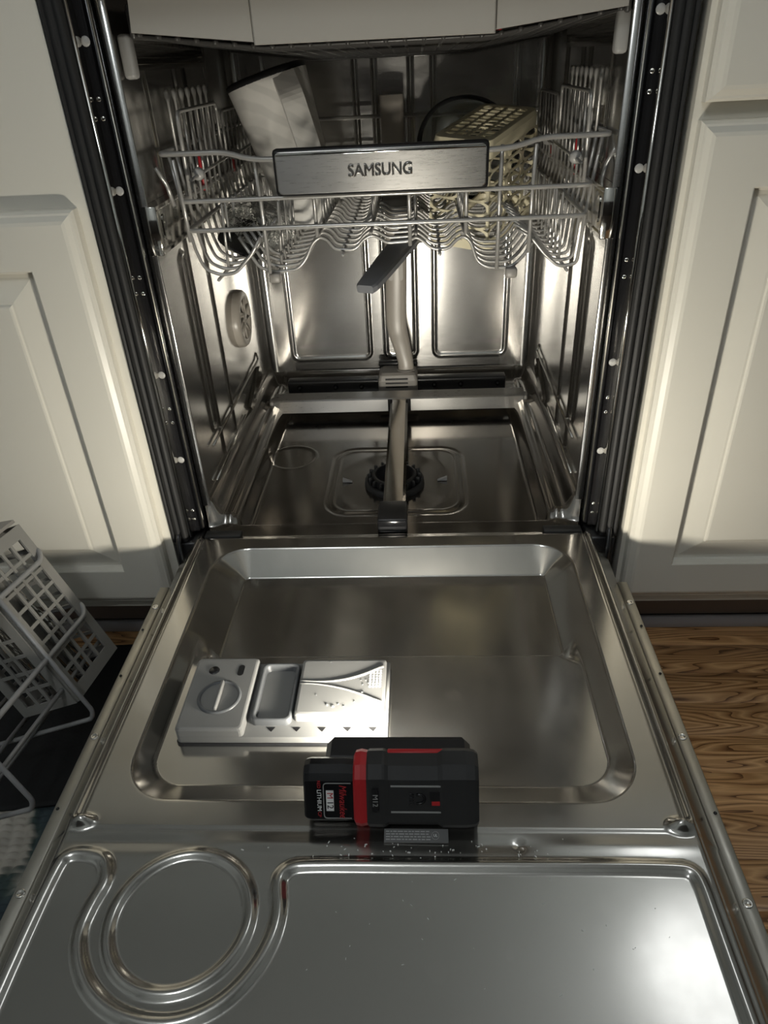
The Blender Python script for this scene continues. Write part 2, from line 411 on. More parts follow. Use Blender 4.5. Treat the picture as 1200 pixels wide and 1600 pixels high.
# tub floor
FR = (0.0, 0.185)
def fn_floor(U, V):
    a = np.abs(U)
    fr = sst(0.014, 0.056, V)
    z = 0.205 + fr*(0.030*sst(0.205, 0.222, a) + 0.004*sst(0.222,0.232,a) + 0.026*sst(0.236, 0.2575, a))
    zb = 0.205 + 0.030*sst(0.455, 0.475, V) + 0.02*sst(0.51, 0.55, V)
    z = np.maximum(z, zb)
    d = np.abs(sdrr(U, V, -0.1015, 0.1085, 0.094, 0.300, 0.035))
    z -= bead(d, 0.005, 0.0045); d2 = np.abs(sdrr(U, V, -0.093, 0.1, 0.102, 0.292, 0.030)); z += bead(d2, 0.003, 0.0012)
    ins = sdrr(U, V, -0.093, 0.1, 0.102, 0.292, 0.030); z -= np.where(ins < 0, 0.010*sst(0.10, 0.045, np.hypot(U-FR[0], V-FR[1])), 0)
    rc = np.hypot(U+0.176, V-0.276); z -= 0.006*sst(0.040, 0.033, rc); z += bead(np.abs(rc-0.040), 0.003, 0.001)
    zf = 0.022*sst(0.052, 0.036, V)      # front threshold
    q_ = 0.205+zf; z = 0.5*(z+q_+np.sqrt((z-q_)**2+0.003**2)) - 0.0015*(zf<1e-6)
    ledge = fr*bead(np.abs(a-0.228), 0.005, 0.002); z += np.where(V > 0.03, ledge, 0)
    return U, V, z
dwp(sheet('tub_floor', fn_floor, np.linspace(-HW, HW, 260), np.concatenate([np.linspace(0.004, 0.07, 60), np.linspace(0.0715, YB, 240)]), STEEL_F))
dwp(MB().box(-0.27, 0.27, 0.004, 0.5, 0.14, 0.178).build('base_pan', BLK))
# front flanges, channels and rubber seals
for s in (-1, 1):
    def P(a, b): return tuple(sorted((s*a, s*b)))
    z0, z1 = 0.232, 0.874
    prof = [(0.3000,0.004),(0.3000,-0.001),(0.2985,-0.004),(0.2965,-0.0035),(0.2952,0.001),(0.2938,-0.0035),(0.2880,-0.005),(0.2862,0.001),(0.2845,-0.004),(0.2790,-0.003),(0.2775,0.004),(0.2775,0.012)]
    b = MB(); zs = np.linspace(z0-0.004, z1, 60); vs = []
    for k, z in enumerate(zs):
        wv = 0.0004*math.sin(z*31+s)
        for j, (x, y) in enumerate(prof): vs.append((s*(x + (wv if j < 3 else 0)), y, z))
    n = len(prof); b.add(vs, [(i*n+j, i*n+j+1, (i+1)*n+j+1, (i+1)*n+j) for i in range(len(zs)-1) for j in range(n-1)], True)
    dwp(b.build('door_seal', RUB))
    b = MB(); b.tube([(s*0.2752, 0.0035, z0), (s*0.2752, 0.0035, z1)], 0.0022, 8); b.box(*P(0.2768,0.2735), 0.004, 0.03, z0, z1)
    dwp(b.build('flange_bead', STEEL_P))
    ch = dwp(MB().box(*P(0.2735,0.2655), 0.016, 0.022, z0, z1).build('mounting_channel', BLKG))
    for z, big in ((0.252,0),(0.266,0),(0.345,1),(0.398,0),(0.417,0),(0.462,1),(0.560,0),(0.578,0),(0.668,1),(0.735,0),(0.752,0),(0.80,1)):
        r = 0.0046 if big else 0.0024
        q = MB().lathe([(0.0001,-r*0.32),(r*0.5,-r*0.28),(r*0.85,-r*0.15),(r,0)], (0,0,0), 'Y', 12)
        q.build('rivet', PGL if big else STEEL_P, ch, (s*0.2695, 0.0159, z))
    dwp(MB().box(*P(0.2655,0.2605), 0.020, 0.034, z0, z1, 0.0012, 1).build('inner_channel', BLKG))
    b = MB(); b.tube([(s*0.2612, 0.021, z0+0.004), (s*0.2612, 0.021, z1)], 0.0013, 6); dwp(b.build('channel_edge', STEEL_E))
    b = MB(); b.box(*P(0.2600,0.2490), 0.0325, 0.0350, z0+0.03, z1, 0.001, 1)
    dwp(b.build('tub_flange', STEEL_W))
    # hinge pocket beside the door root
    b = MB(); b.box(*P(0.2995,0.262), -0.004, 0.07, 0.14, 0.226, 0.003, 1); hp = dwp(b.build('hinge_cover', BLK))
    b = MB(); b.tube([(s*0.283, -0.030, 0.205), (s*0.287, -0.014, 0.222), (s*0.289, -0.006, 0.236), (s*0.290, 0.004, 0.245)], 0.0035, 8); b.build('hinge_arm', BLKG, hp)
    dwp(MB().box(*P(0.255,0.205), -0.001, 0.014, 0.2275, 0.2345, 0.001, 1).build('corner_pad', RUB))
    # lower rack guide rods on the wall and a small guide plate
    b = MB(); b.tube(smooth_path([(s*0.2572,0.452,0.330),(s*0.2535,0.448,0.318),(s*0.2535,0.30,0.318),(s*0.2535,0.106,0.3185)], 0.004), 0.0020, 8); dwp(b.build('guide_rod', STEEL_P))
    b = MB(); b.tube([(s*0.2545,0.305,0.2735),(s*0.2545,0.095,0.268)], 0.0020, 8); dwp(b.build('guide_rod', STEEL_P))
    b = MB(); b.prism([(0.335,0.275),(0.35,0.262),(0.445,0.285),(0.45,0.30),(0.44,0.308)], 'X', s*0.2505, s*0.2568); dwp(b.build('guide_plate', STEEL_P))
# round vent on the left wall
v = MB(); v.lathe([(0.031,0.004),(0.032,0.0105),(0.035,0.012),(0.043,0.0115),(0.046,0.008),(0.047,0.0)], (-HW,0.372,0.418), 'X', 36)
vent = dwp(v.build('vent_cap', TAUPE))
v = MB(); v.lathe([(0.0001,0.005),(0.032,0.004)], (-HW,0.372,0.418), 'X', 36); v.build('vent_mouth', BLK, vent)
for k in range(9):
    a = 2*PI*k/9; q = MB(); q.tube([(-HW+0.009, 0.372+0.010*math.cos(a), 0.418+0.010*math.sin(a)), (-HW+0.010, 0.372+0.034*math.cos(a+0.5), 0.418+0.034*math.sin(a+0.5))], 0.0022, 6); q.build('vent_fin', TAUPE, vent)
v = MB(); v.lathe([(0.0001,0.012),(0.009,0.0115),(0.012,0.009),(0.012,0.004)], (-HW,0.372,0.418), 'X', 20); v.build('vent_hub', TAUPE, vent)
# sump filter ring
b = MB(); b.lathe([(0.046,0.196),(0.0475,0.203),(0.0465,0.212),(0.042,0.213),(0.040,0.208),(0.038,0.199)], (FR[0],FR[1],0), 'Z', 40)
flt = dwp(b.build('sump_filter', SOFT))
b = MB(); b.lathe([(0.036,0.196),(0.036,0.220),(0.034,0.222),(0.0295,0.222),(0.0285,0.210),(0.0001,0.208)], (FR[0],FR[1],0), 'Z', 36); b.build('filter_cup', BLK, flt)
for k in range(18):
    a = 2*PI*k/18; q = MB(); q.box(-0.003,0.003,-0.0018,0.0018,-0.006,0.006,0.001,1)
    o = q.build('filter_lug', SOFT, flt, (FR[0]+0.0395*math.cos(a), FR[1]+0.0395*math.sin(a), 0.2165)); o.rotation_euler.z = a
for sx in (-1, 1):
    q = MB(); q.prism([(FR[0]+sx*0.068, 0.205),(FR[0]+sx*0.083,0.211),(FR[0]+sx*0.083,0.205)], 'Y', 0.188, 0.194); q.build('filter_arrow', PGL, flt)
# spray bar and its rail
bar = MB(); bar.prism([(0.418,0.222),(0.4165,0.2455),(0.419,0.2475),(0.440,0.2525),(0.443,0.2515),(0.443,0.222)], 'X', -0.2295, 0.2315)
bar = dwp(bar.build('reflector_bar', STEEL_H))
for sx in (-1, 1):
    q = MB(); q.box(sx*0.2335-0.004, sx*0.2335+0.004, 0.419, 0.442, 0.219, 0.245, 0.002, 1); q.build('bar_end', PGD, bar)
q = MB(); q.box(-0.017, 0.025, 0.4145, 0.4165, 0.222, 0.2465, 0.001, 1); q.build('rail_socket', BLK, bar)
b = MB(); b.prism([(-0.0150+0.004,0.235),(-0.0160+0.004,0.243),(-0.0120+0.004,0.2485),(0.0120+0.004,0.2485),(0.0160+0.004,0.243),(0.0150+0.004,0.235)], 'Y', 0.060, 0.4143)
rail = dwp(b.build('spray_rail', STEEL_P))
b = MB(); b.box(-0.0175, 0.0225, 0.010, 0.0595, 0.2275, 0.2500, 0.003, 2); rc = b.build('rail_cap', BLK, rail)
MB().box(-0.0165, 0.0215, 0.0085, 0.010, 0.239, 0.2485, 0.0007, 1).build('cap_lip', BLKG, rc)
# rear spray manifold
b = MB(); b.box(-0.213, 0.205, 0.487, 0.512, 0.228, 0.256, 0.003, 2)
mf = dwp(b.build('spray_manifold', BLK))
for x in (-0.19,-0.12,-0.07,0.07,0.12,0.19):
    q = MB(); q.lathe([(0.0001,-0.006),(0.004,-0.005),(0.0052,0)], (x,0.487,0.243), 'Y', 12); q.build('nozzle', BLKG, mf)
MB().box(-0.19,-0.085,0.484,0.4865,0.2295,0.2335,0.0008,1).build('manifold_strip', PGD, mf)
b = MB(); b.loft([[(x,y,z) for x,y in rrect(-0.036+i,0.038-i,0.462+i,0.515-i,0.006)] for z,i in ((0.222,0),(0.262,0.0),(0.272,0.003),(0.276,0.008))], True, True, False)
hb = dwp(b.build('feed_housing', PGD))
for k,(z,y) in enumerate(((0.266,0.4605),(0.2585,0.4605),(0.251,0.4605))):
    MB().box(-0.022,0.020,y,y+0.002,z-0.0013,z+0.0013).build('housing_slot', BLK, hb)
MB().box(-0.036,0.038,0.510,0.524,0.272,0.282,0.002,1).build('housing_back', BLK, hb)
# feed pipe: flattened tube rising up the rear wall
def pipe():
    C_ = [(0.016,0.488,0.270),(0.016,0.490,0.290),(0.008,0.497,0.325),(0.002,0.502,0.350),(0.001,0.504,0.38),(0.004,0.505,0.46),(0.006,0.506,0.52),(0.006,0.506,0.60),(0.006,0.506,0.74)]
    W_ = [(0.0155,0.012),(0.0145,0.012),(0.017,0.012),(0.0185,0.012),(0.0190,0.012),(0.0190,0.012),(0.0190,0.012),(0.0190,0.012),(0.0190,0.012)]
    Pp = []; 
    for i in range(len(C_)-1):
        for k in range(6):
            t = k/6; 
            p0, p1, p2, p3 = (Vector(C_[max(i-1,0)]), Vector(C_[i]), Vector(C_[i+1]), Vector(C_[min(i+2,len(C_)-1)]))
            p = 0.5*((2*p1)+(p2-p0)*t+(2*p0-5*p1+4*p2-p3)*t*t+(3*p1-p0-3*p2+p3)*t**3)
            wv = [W_[i][q]*(1-t)+W_[i+1][q]*t for q in (0,1)]
            Pp.append((p, wv))
    loops = [[(p.x+wv[0]*math.copysign(abs(math.cos(a))**0.7, math.cos(a)), p.y+wv[1]*math.copysign(abs(math.sin(a))**0.7, math.sin(a)), p.z) for a in [2*PI*k/24 for k in range(24)]] for p, wv in Pp]
    b = MB(); b.loft(loops, True, True, True); return b
fp = dwp(pipe().build('feed_pipe', TAUPE))
b = MB(); b.lathe([(0.0165,0.268),(0.0178,0.270),(0.0178,0.276),(0.016,0.278)], (0.016,0.488,0), 'Z', 24); b.build('pipe_collar', PGD, fp)
for x in (-0.0055, 0.0125):
    q = MB(); q.prism(rrect(x-0.0036, x+0.0036, 0.440, 0.487, 0.0034, 4), 'Y', 0.4910, 0.4950); q.build('pipe_slot', TRAYP, fp)

# ---- rails for the two racks
for s in (-1, 1):
    b = MB(); b.prism([(s*0.2570,0.598),(s*0.2415,0.598),(s*0.2415,0.6015),(s*0.2430,0.6035),(s*0.2430,0.6425),(s*0.2415,0.6445),(s*0.2415,0.648),(s*0.2570,0.648)], 'Y', 0.034, 0.500)
    r = dwp(b.build('rack_rail', STEEL_P))
    q = MB(); q.box(*sorted((s*0.2570,s*0.2410)), 0.0315, 0.0340, 0.597, 0.649, 0.001, 1); q.build('rail_end', STEEL_P, r)
    q = MB(); q.prism(rrect(0.052,0.064,0.610,0.637,0.005,4), 'X', s*0.2430, s*0.2420); q.build('rail_stop', STEEL_P, r)
    b = MB(); b.prism([(s*0.2570,0.774),(s*0.2470,0.774),(s*0.2470,0.779),(s*0.2500,0.781),(s*0.2500,0.784),(s*0.2470,0.786),(s*0.2470,0.803),(s*0.2570,0.803)], 'Y', 0.078, 0.36)
    r = dwp(b.build('tray_rail', STEEL_P))
    q = MB(); q.box(*sorted((s*0.2560,s*0.2430)), 0.062, 0.079, 0.7665, 0.806, 0.004, 2); q.build('rail_cap', PGL, r)

# ================================================================== DOOR (lowered, inner face up)
ZD = 0.235
BEAD = [(-0.262,-0.610),(-0.263,-0.54),(-0.261,-0.468),(-0.256,-0.459),(-0.244,-0.457),(-0.227,-0.46),(-0.219,-0.468),(-0.215,-0.482),(-0.220,-0.5),(-0.2215,-0.521),(-0.213,-0.541),(-0.198,-0.559),(-0.177,-0.572),(-0.152,-0.578),(-0.127,-0.577),(-0.103,-0.566),(-0.085,-0.546),(-0.075,-0.524),(-0.0725,-0.503),(-0.077,-0.483),(-0.077,-0.475),(-0.071,-0.468),(-0.059,-0.465),(0.056,-0.465),(0.156,-0.464),(0.235,-0.464),(0.245,-0.467),(0.2485,-0.476),(0.2485,-0.505),(0.249,-0.561),(0.25,-0.610)]
BEAD = [(x-XC, y) for x, y in BEAD]
def chaikin(p, it=2):
    for _ in range(it):
        q = [p[0]]
        for a, b in zip(p[:-1], p[1:]): q += [(a[0]*.75+b[0]*.25, a[1]*.75+b[1]*.25), (a[0]*.25+b[0]*.75, a[1]*.25+b[1]*.75)]
        p = q + [p[-1]]
    return p
BEAD = chaikin(BEAD)
def fn_door(X, Y):
    a = np.abs(X); z = np.zeros_like(X)
    # pressed basin, deeper at its hinge end
    O = sdrr(X, Y, -0.2290, 0.2300, -0.4080, -0.0300, 0.046)
    Sx = sdrr(X, Y, -0.2170, 0.2140, -0.3790, -0.0560, 0.034)
    Dx = sdrr(X, Y, -0.1920, 0.1995, -0.3900, -0.0530, 0.006)
    def wall(o, i):
        t = np.clip(-o/(np.maximum(-o,0)+np.maximum(i,0)+1e-9), 0, 1); return t
    hS = -0.020*wall(O, Sx); hD = -0.034*wall(O, Dx)
    k_ = 0.016*sst(0.186, 0.214, a); m = np.clip((Y+0.2120+k_)/(0.0100+2*k_), 0, 1)
    z += hS*(1-m) + hD*m
    # side grooves, drop to the outer edge
    on = sst(-0.432, -0.422, Y)
    z -= on*bead(np.abs(a-0.2570), 0.0042, 0.0040); z += on*bead(np.abs(a-0.2635), 0.0030, 0.0012)
    z -= 0.026*np.clip((a-0.2610)/0.0245, 0, 1)*sst(0.258,0.268,a)
    # crease, corner knobs, beads, filter ring
    z -= 0.0007*sst(-0.4325, -0.4350, Y)
    for sx in (-1, 1):
        q = np.sqrt(((X-sx*0.2520)/0.0155)**2 + ((Y+0.4290)/0.0100)**2); z += 0.0042*(1+np.cos(PI*np.clip(q,0,1)))
    z += bead(dpoly(X, Y, BEAD), 0.0068, 0.0042)
    rr = np.hypot((X+0.1435)/1.0, (Y+0.5085)/0.97); z += bead(np.abs(rr-0.0530), 0.0058, 0.0036)
    q = np.hypot(X-0.118, Y+0.447); z -= 0.0012*np.exp(-(q/0.004)**2)
    z -= 0.0006*np.exp(-((Y+0.447)/0.006)**2)*np.sin(X*23)
    # root of the door dips under the tub lip
    z -= 0.004*sst(-0.010, 0.004, Y)
    return X, Y, ZD + z
xs = np.concatenate([np.linspace(-0.2855, 0.2855, 420)]); ys = np.linspace(-0.690, 0.004, 500)
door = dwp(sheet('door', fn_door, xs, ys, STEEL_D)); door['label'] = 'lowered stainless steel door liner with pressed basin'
# outer door shell under the liner and worn edge strips with screws
MB().box(-0.2985, 0.2985, -0.700, -0.078, 0.150, 0.1985, 0.003, 1).build('door_shell', PG, door)
MB().box(-0.285, 0.285, -0.690, 0.0, 0.178, 0.1975).build('door_core', BLK, door)
for s in (-1, 1):
    e = MB(); e.box(*sorted((s*0.2855, s*0.2980)), -0.698, -0.078, 0.1985, 0.2095, 0.001, 1); es = e.build('edge_strip', STEEL_E, door)
    for y in (-0.118, -0.160, -0.235, -0.318, -0.40, -0.478, -0.556):
        big = y in (-0.118, -0.318, -0.478)
        r = 0.0042 if big else 0.0016
        q = MB(); q.lathe([(r,0.0),(r*0.95,0.0008),(r*0.7,0.0012),(r*0.5,0.0004),(0.0001,0.0004)], (0,0,0), 'Z', 14); q.build('screw', STEEL_P if big else BLKG, es, (s*(0.2915 if big else 0.294), y, 0.2094))

# detergent dispenser
dx, zb = 0.004, 0.2152
DS = empty('detergent_dispenser'); DS.parent = DW; DS.location = (0, -0.28, 0)
b = MB(); b.prism(rrect(-0.2055+dx, 0.0035+dx, -0.3330, -0.2330, 0.004, 3), 'Z', zb-0.0004, zb+0.0022); b.build('gasket', BLK, DS)
b = MB(); b.prism(rrect(-0.2045+dx, 0.0025+dx, -0.3320, -0.2340, 0.004, 3), 'Z', zb+0.0022, zb+0.0105); base = b.build('base_plate', DSP, DS)
for x in (-0.112,-0.087,-0.062,-0.037,-0.012):
    q = MB(); q.prism([(x-0.004+dx,-0.3205),(x+0.004+dx,-0.3205),(x+0.001+dx,-0.3255)], 'Z', zb+0.0104, zb+0.0111); q.build('arrow_mark', BLK, base)
b = MB(); L_ = lambda i, z: [(x,y,z) for x,y in rrect(-0.2045+dx+i, -0.1375+dx-i, -0.3318+i, -0.2342-i, 0.004, 3)]
b.loft([L_(0,zb+0.0105), L_(0,zb+0.0185), L_(0.0015,zb+0.0205), L_(0.003,zb+0.021)], False, True, False)
blk = b.build('rinse_aid_block', DSP, DS)
cx_, cy_ = -0.1690+dx, -0.2905
b = MB(); b.lathe([(0.0225,zb+0.0210),(0.0222,zb+0.0222),(0.0205,zb+0.0228),(0.0190,zb+0.0225),(0.0182,zb+0.0185),(0.0001,zb+0.0180)], (cx_,cy_,0), 'Z', 36); dial = b.build('rinse_aid_cap', DSPD, blk)
q = MB(); q.box(cx_-0.0016, cx_+0.0016, cy_-0.0188, cy_+0.0188, zb+0.018, zb+0.0265, 0.0008, 1); q.build('cap_grip', DSP, dial)
q = MB(); q.lathe([(0.0058,zb+0.0209),(0.0055,zb+0.0216),(0.0001,zb+0.0213)], (-0.183+dx,-0.2535,0), 'Z', 18); q.build('level_window', BLKG, blk)
q = MB(); q.prism(rrect(-0.1575+dx,-0.1510+dx,-0.2610,-0.2460,0.003,3), 'Z', zb+0.0208, zb+0.0213); q.build('latch_slot', BLK, blk)
# open detergent cup
cup = MB(); R_ = lambda i, z: [(x,y,z) for x,y in rrect(-0.1330+dx+i, -0.0925+dx-i, -0.3180+i, -0.2400-i, 0.006, 4)]
cup.loft([R_(0,zb+0.0105), R_(0,zb+0.0175), R_(0.001,zb+0.0185), R_(0.0030,zb+0.0185), R_(0.0040,zb+0.0170), R_(0.0055,zb+0.0030), R_(0.009,zb+0.0015)], False, True, True)
cp = cup.build('detergent_cup', DSPD, DS)
for y in (-0.262,-0.270,-0.278,-0.286): MB().box(-0.120+dx,-0.103+dx,y-0.0005,y+0.0005,zb+0.0014,zb+0.0024).build('fill_line', PGD, cp)
# lid slid aside
b = MB(); K_ = lambda i, z: [(x,y,z) for x,y in rrect(-0.0900+dx+i, -0.0005+dx-i, -0.3130+i, -0.2375-i, 0.003, 3)]
b.loft([K_(0,zb+0.0105), K_(0,zb+0.0190), K_(0.001,zb+0.0205), K_(0.003,zb+0.021)], False, True, False); lid = b.build('sliding_lid', DSP, DS)
q = MB(); q.tube([(-0.089+dx+0.085*t, -0.268+0.020*(t**2.2)-0.004*math.sin(t*3), zb+0.0206) for t in np.linspace(0,1,14)], [0.0012+0.0012*t for t in np.linspace(0,1,14)], 6); q.build('lid_ridge', DSP, lid)
q = MB(); q.tube([(-0.089+dx+0.085*t, -0.272-0.026*(t**2), zb+0.0204) for t in np.linspace(0,1,14)], [0.0012+0.0008*t for t in np.linspace(0,1,14)], 6); q.build('lid_ridge', DSP, lid)
q = MB()
for i in range(4):
    for j in range(7): q.box(-0.0175+dx+i*0.0034, -0.0153+dx+i*0.0034, -0.2560-0.0-j*0.0036, -0.2538-j*0.0036, zb+0.0209, zb+0.0218)
g = q.build('grip_texture', WHP, lid); g['kind'] = 'stuff'
q = MB(); q.box(-0.0005+dx, 0.0030+dx, -0.3150, -0.2380, zb+0.0105, zb+0.0170, 0.0008, 1); q.build('lid_stop', DSP, DS)
WATER = mat('water_drop', (0.9,0.92,0.92), 0.03, 0.0, **{'Transmission Weight': 0.9, 'IOR': 1.33})
for i, (x, y, r) in enumerate(((-0.058,-0.301,0.0016),(-0.052,-0.303,0.0019),(-0.047,-0.300,0.0010),(-0.041,-0.303,0.0012),(-0.024,-0.285,0.0017),(-0.021,-0.268,0.0011),(-0.018,-0.272,0.0013),(-0.07,-0.288,0.0009),(-0.027,-0.262,0.0010),(-0.031,-0.297,0.0010),(-0.06,-0.242,0.0010),(-0.024,-0.274,0.0009),(-0.026,-0.268,0.0009))):
    q = MB(); q.lathe([(r,0),(r*0.85,r*0.45),(r*0.4,r*0.75),(0.0001,r*0.8)], (0,0,0), 'Z', 10); q.build('water_drop', WATER, lid, (x+dx, y, zb+0.0210))

# ================================================================== MIDDLE RACK
RK = empty('dish_rack', (0.004, 0.30, 0.55)); tag(RK, 'grey wire dish rack with badged steel handle inside the tub', 'rack')
def rkp(b, name, m=WIRE, parent=None):
    o = b.build(name, m, parent or RK)
    if parent is None: o.location = -Vector(RK.location)
    return o
XL, XR, YF, YR = -0.2445, 0.2480, 0.080, 0.515
def rim(z, xl, xr, yf, yr, r, dip=False):
    if dip:
        p = [(xl,yr,z),(xl,yf+0.004,z),(xl+0.012,yf,z),(-0.171,yf-0.003,z),(-0.141,yf-0.012,z-0.0075),(-0.105,yf-0.016,z-0.0085),(0.110,yf-0.016,z-0.0085),(0.144,yf-0.012,z-0.0075),(0.176,yf-0.003,z),(xr-0.012,yf,z),(xr,yf+0.004,z),(xr,yr,z)]
    else:
        p = [(xl,yr,z),(xl,yf,z),(xr,yf,z),(xr,yr,z)]
    pts = smooth_path([(0.0,yr,z)]+p+[(0.001,yr,z)], 0.014, 5)
    return MB().tube(pts, r, 8)
rkp(rim(0.6945, XL-0.0010, XR+0.001, YF, YR, 0.0029, True), 'rim_wire')
rkp(rim(0.6445, -0.2330, 0.2360, YF+0.004, YR, 0.0026), 'rim_wire')
rkp(rim(0.6125, -0.2300, 0.2330, YF+0.004, YR, 0.0026), 'rim_wire')
A_ = [(-0.2410,0.6920),(-0.2360,0.640),(-0.2330,0.611),(-0.2290,0.585),(-0.2220,0.565),(-0.204,0.557),(-0.184,0.559),(-0.162,0.580),(-0.148,0.600)]
B_ = [(-0.175,0.600),(-0.155,0.564),(-0.136,0.557),(-0.108,0.560),(-0.096,0.572),(-0.087,0.590),(-0.077,0.597),(-0.068,0.593),(-0.061,0.582),(-0.036,0.580),(-0.025,0.592),(-0.015,0.597),(-0.006,0.593),(0.003,0.587),(0.030,0.588),(0.038,0.593),(0.046,0.588),(0.057,0.578),(0.076,0.577),(0.085,0.587),(0.095,0.592),(0.103,0.585),(0.111,0.562),(0.124,0.554),(0.152,0.553),(0.164,0.563),(0.180,0.586)]
C_ = [(0.156,0.598),(0.174,0.588),(0.190,0.569),(0.208,0.553),(0.230,0.555),(0.2345,0.611),(0.2380,0.640),(0.2445,0.692)]
for prof, off in ((A_,0.0),(B_,0.003),(C_,0.0)):
    pts = smooth_path([(x,0,z) for x,z in prof], 0.007, 3)
    me = MB().tube(pts, 0.00215, 6).mesh('cross_wire'); me.materials.append(WIRE)
    for k in range(15):
        mk('cross_wire', me, WIRE, RK, Vector((0, 0.100+off+0.0285*k, 0))-Vector(RK.location))
for (x,z) in ((-0.136,0.5525),(0.152,0.5485),(-0.077,0.6010),(0.095,0.5965),(-0.050,0.5765),(0.066,0.5735),(-0.206,0.5525),(0.218,0.5495),(-0.015,0.6010),(0.038,0.5975)):
    rkp(MB().tube([(x,0.094,z),(x,0.512,z)], 0.0021, 6), 'long_wire')
# front uprights
for x, z0 in ((-0.1395,0.560),(0.031,0.586),(0.1335,0.556),(0.1700,0.573),(-0.078,0.60),(0.096,0.597),(-0.230,0.600)):
    rkp(MB().tube([(x,YF+0.0075,z0),(x,YF+0.0065,0.640),(x,YF-0.003 if abs(x)>0.12 else YF+0.004,0.689 if abs(x)>0.12 else 0.648)], 0.0023, 6), 'upright_wire')
# side uprights with rounded tips above the rim
for s, X0 in ((-1, -0.2415), (1, 0.2450)):
    for k in range(14):
        y = 0.108+0.0285*k
        tall = k in (1,2,3,4,5,6,7)
        if tall:
            p = MB().tube([(X0,y,0.655),(X0,y,0.742),(X0,y,0.747),(X0,y,0.752),(X0,y,0.7545)], [0.0018,0.0018,0.0030,0.0033,0.0012], 6)
            rkp(p, 'cup_prong')
        # inner tine rows
    for y0, y1 in ((0.118,0.300),(0.325,0.480)):
        xi = X0 + s*-0.013; zt = 0.733 if y0 < 0.2 else 0.722
        rkp(MB().tube(smooth_path([(xi+s*0.001,y0,0.640),(xi,y0,zt),(xi,y1,zt),(xi+s*0.001,y1,0.640)], 0.010, 4), 0.0023, 8), 'cup_shelf_frame')
        n = 7 if y0 < 0.2 else 6
        for k in range(n-1):
            y = y0 + (y1-y0)*(k+1)/n; rkp(MB().tube([(xi,y,zt),(xi+s*0.002,y,0.640)], 0.0017, 6), 'cup_shelf_wire')
        b = MB(); b.tube([(xi-s*0.006,y0-0.012,0.664),(xi-s*0.006,y1,0.668)], 0.0020, 6); rkp(b, 'cup_shelf_wire')
        b = MB(); b.lathe([(0.0001,-0.006),(0.006,-0.0055),(0.0075,-0.002),(0.0075,0.002),(0.006,0.0055),(0.0001,0.006)], (xi-s*0.006,y0+0.025,0.666), 'Y', 14); rkp(b, 'pivot_clip', PGL)
    b = MB(); b.box(X0-s*0.008-0.003, X0-s*0.008+0.003, 0.196, 0.206, 0.640, 0.682, 0.002, 1); rkp(b, 'height_clip', RED)
    b = MB(); b.box(X0-s*0.004-0.003, X0-s*0.004+0.003, 0.30, 0.42, 0.645, 0.672, 0.002, 1); rkp(b, 'height_adjuster', PGD)
    b = MB(); b.box(X0-s*0.008-0.003, X0-s*0.008+0.003, 0.36, 0.375, 0.64, 0.66, 0.002, 1); rkp(b, 'height_clip', RED)
    # small hook wire at the front corner
    rkp(MB().tube(smooth_path([(X0,0.088,0.640),(X0-s*-0.003,0.084,0.664),(X0-s*-0.006,0.080,0.672),(X0-s*-0.010,0.078,0.682)], 0.004), 0.0024, 6), 'corner_hook')
# tine rows
tine = MB().tube([(0,0,0),(0,0,0.075),(0,0,0.0775)], [0.0017,0.0017,0.0008], 6).mesh('tine'); tine.materials.append(WIRE)
tine2 = MB().tube([(0,0,0),(0,0,0.045),(0,0,0.047)], [0.0017,0.0017,0.0008], 6).mesh('tine'); tine2.materials.append(WIRE)
for x, z, me in ((-0.136,0.553,tine),(-0.206,0.553,tine),(-0.077,0.601,tine2),(-0.015,0.601,tine2),(0.038,0.5975,tine2),(0.095,0.5965,tine2),(0.218,0.55,tine)):
    for k in range(12):
        o = mk('tine', me, WIRE, RK, Vector((x, 0.150+0.030*k, z))-Vector(RK.location)); o.rotation_euler = (math.radians(-8), math.radians(random.uniform(-2,2)), 0)
for x, z in ((-0.136,0.5525),(0.152,0.5485)):
    b = MB(); b.box(x-0.007,x+0.007,0.092,0.106,z-0.006,z+0.006,0.002,1); rkp(b, 'tine_clip', PGD)
# badged handle
HY = 0.058
b = MB(); b.box(-0.1155,0.1180,HY,HY+0.014,0.6490,0.6965,0.004,2); hd = rkp(b, 'handle', BLK)
b = MB(); f_ = lambda i,y: [(x,y,z) for x,z in rrect(-0.1125+i,0.1150-i,0.6515+i,0.6935-i,0.005,4)]
b.loft([f_(0,HY+0.001), f_(0,HY-0.0008), f_(0.0008,HY-0.0014)], False, True, False); fpz = b.build('handle_plate', STEEL_H, hd)
MB().box(-0.1115,0.1140,HY-0.0022,HY-0.0012,0.6895,0.6925,0.0005,1).build('plate_lip', STEEL_P, hd)
text('badge_lettering', 'SAMSUNG', 0.0165, (0.001, HY-0.0014, 0.6720), (1,0,0), (0,0,1), BADGE, hd, 0.0006, 0.0, 0, 'CENTER', 0.93, 0.0005)
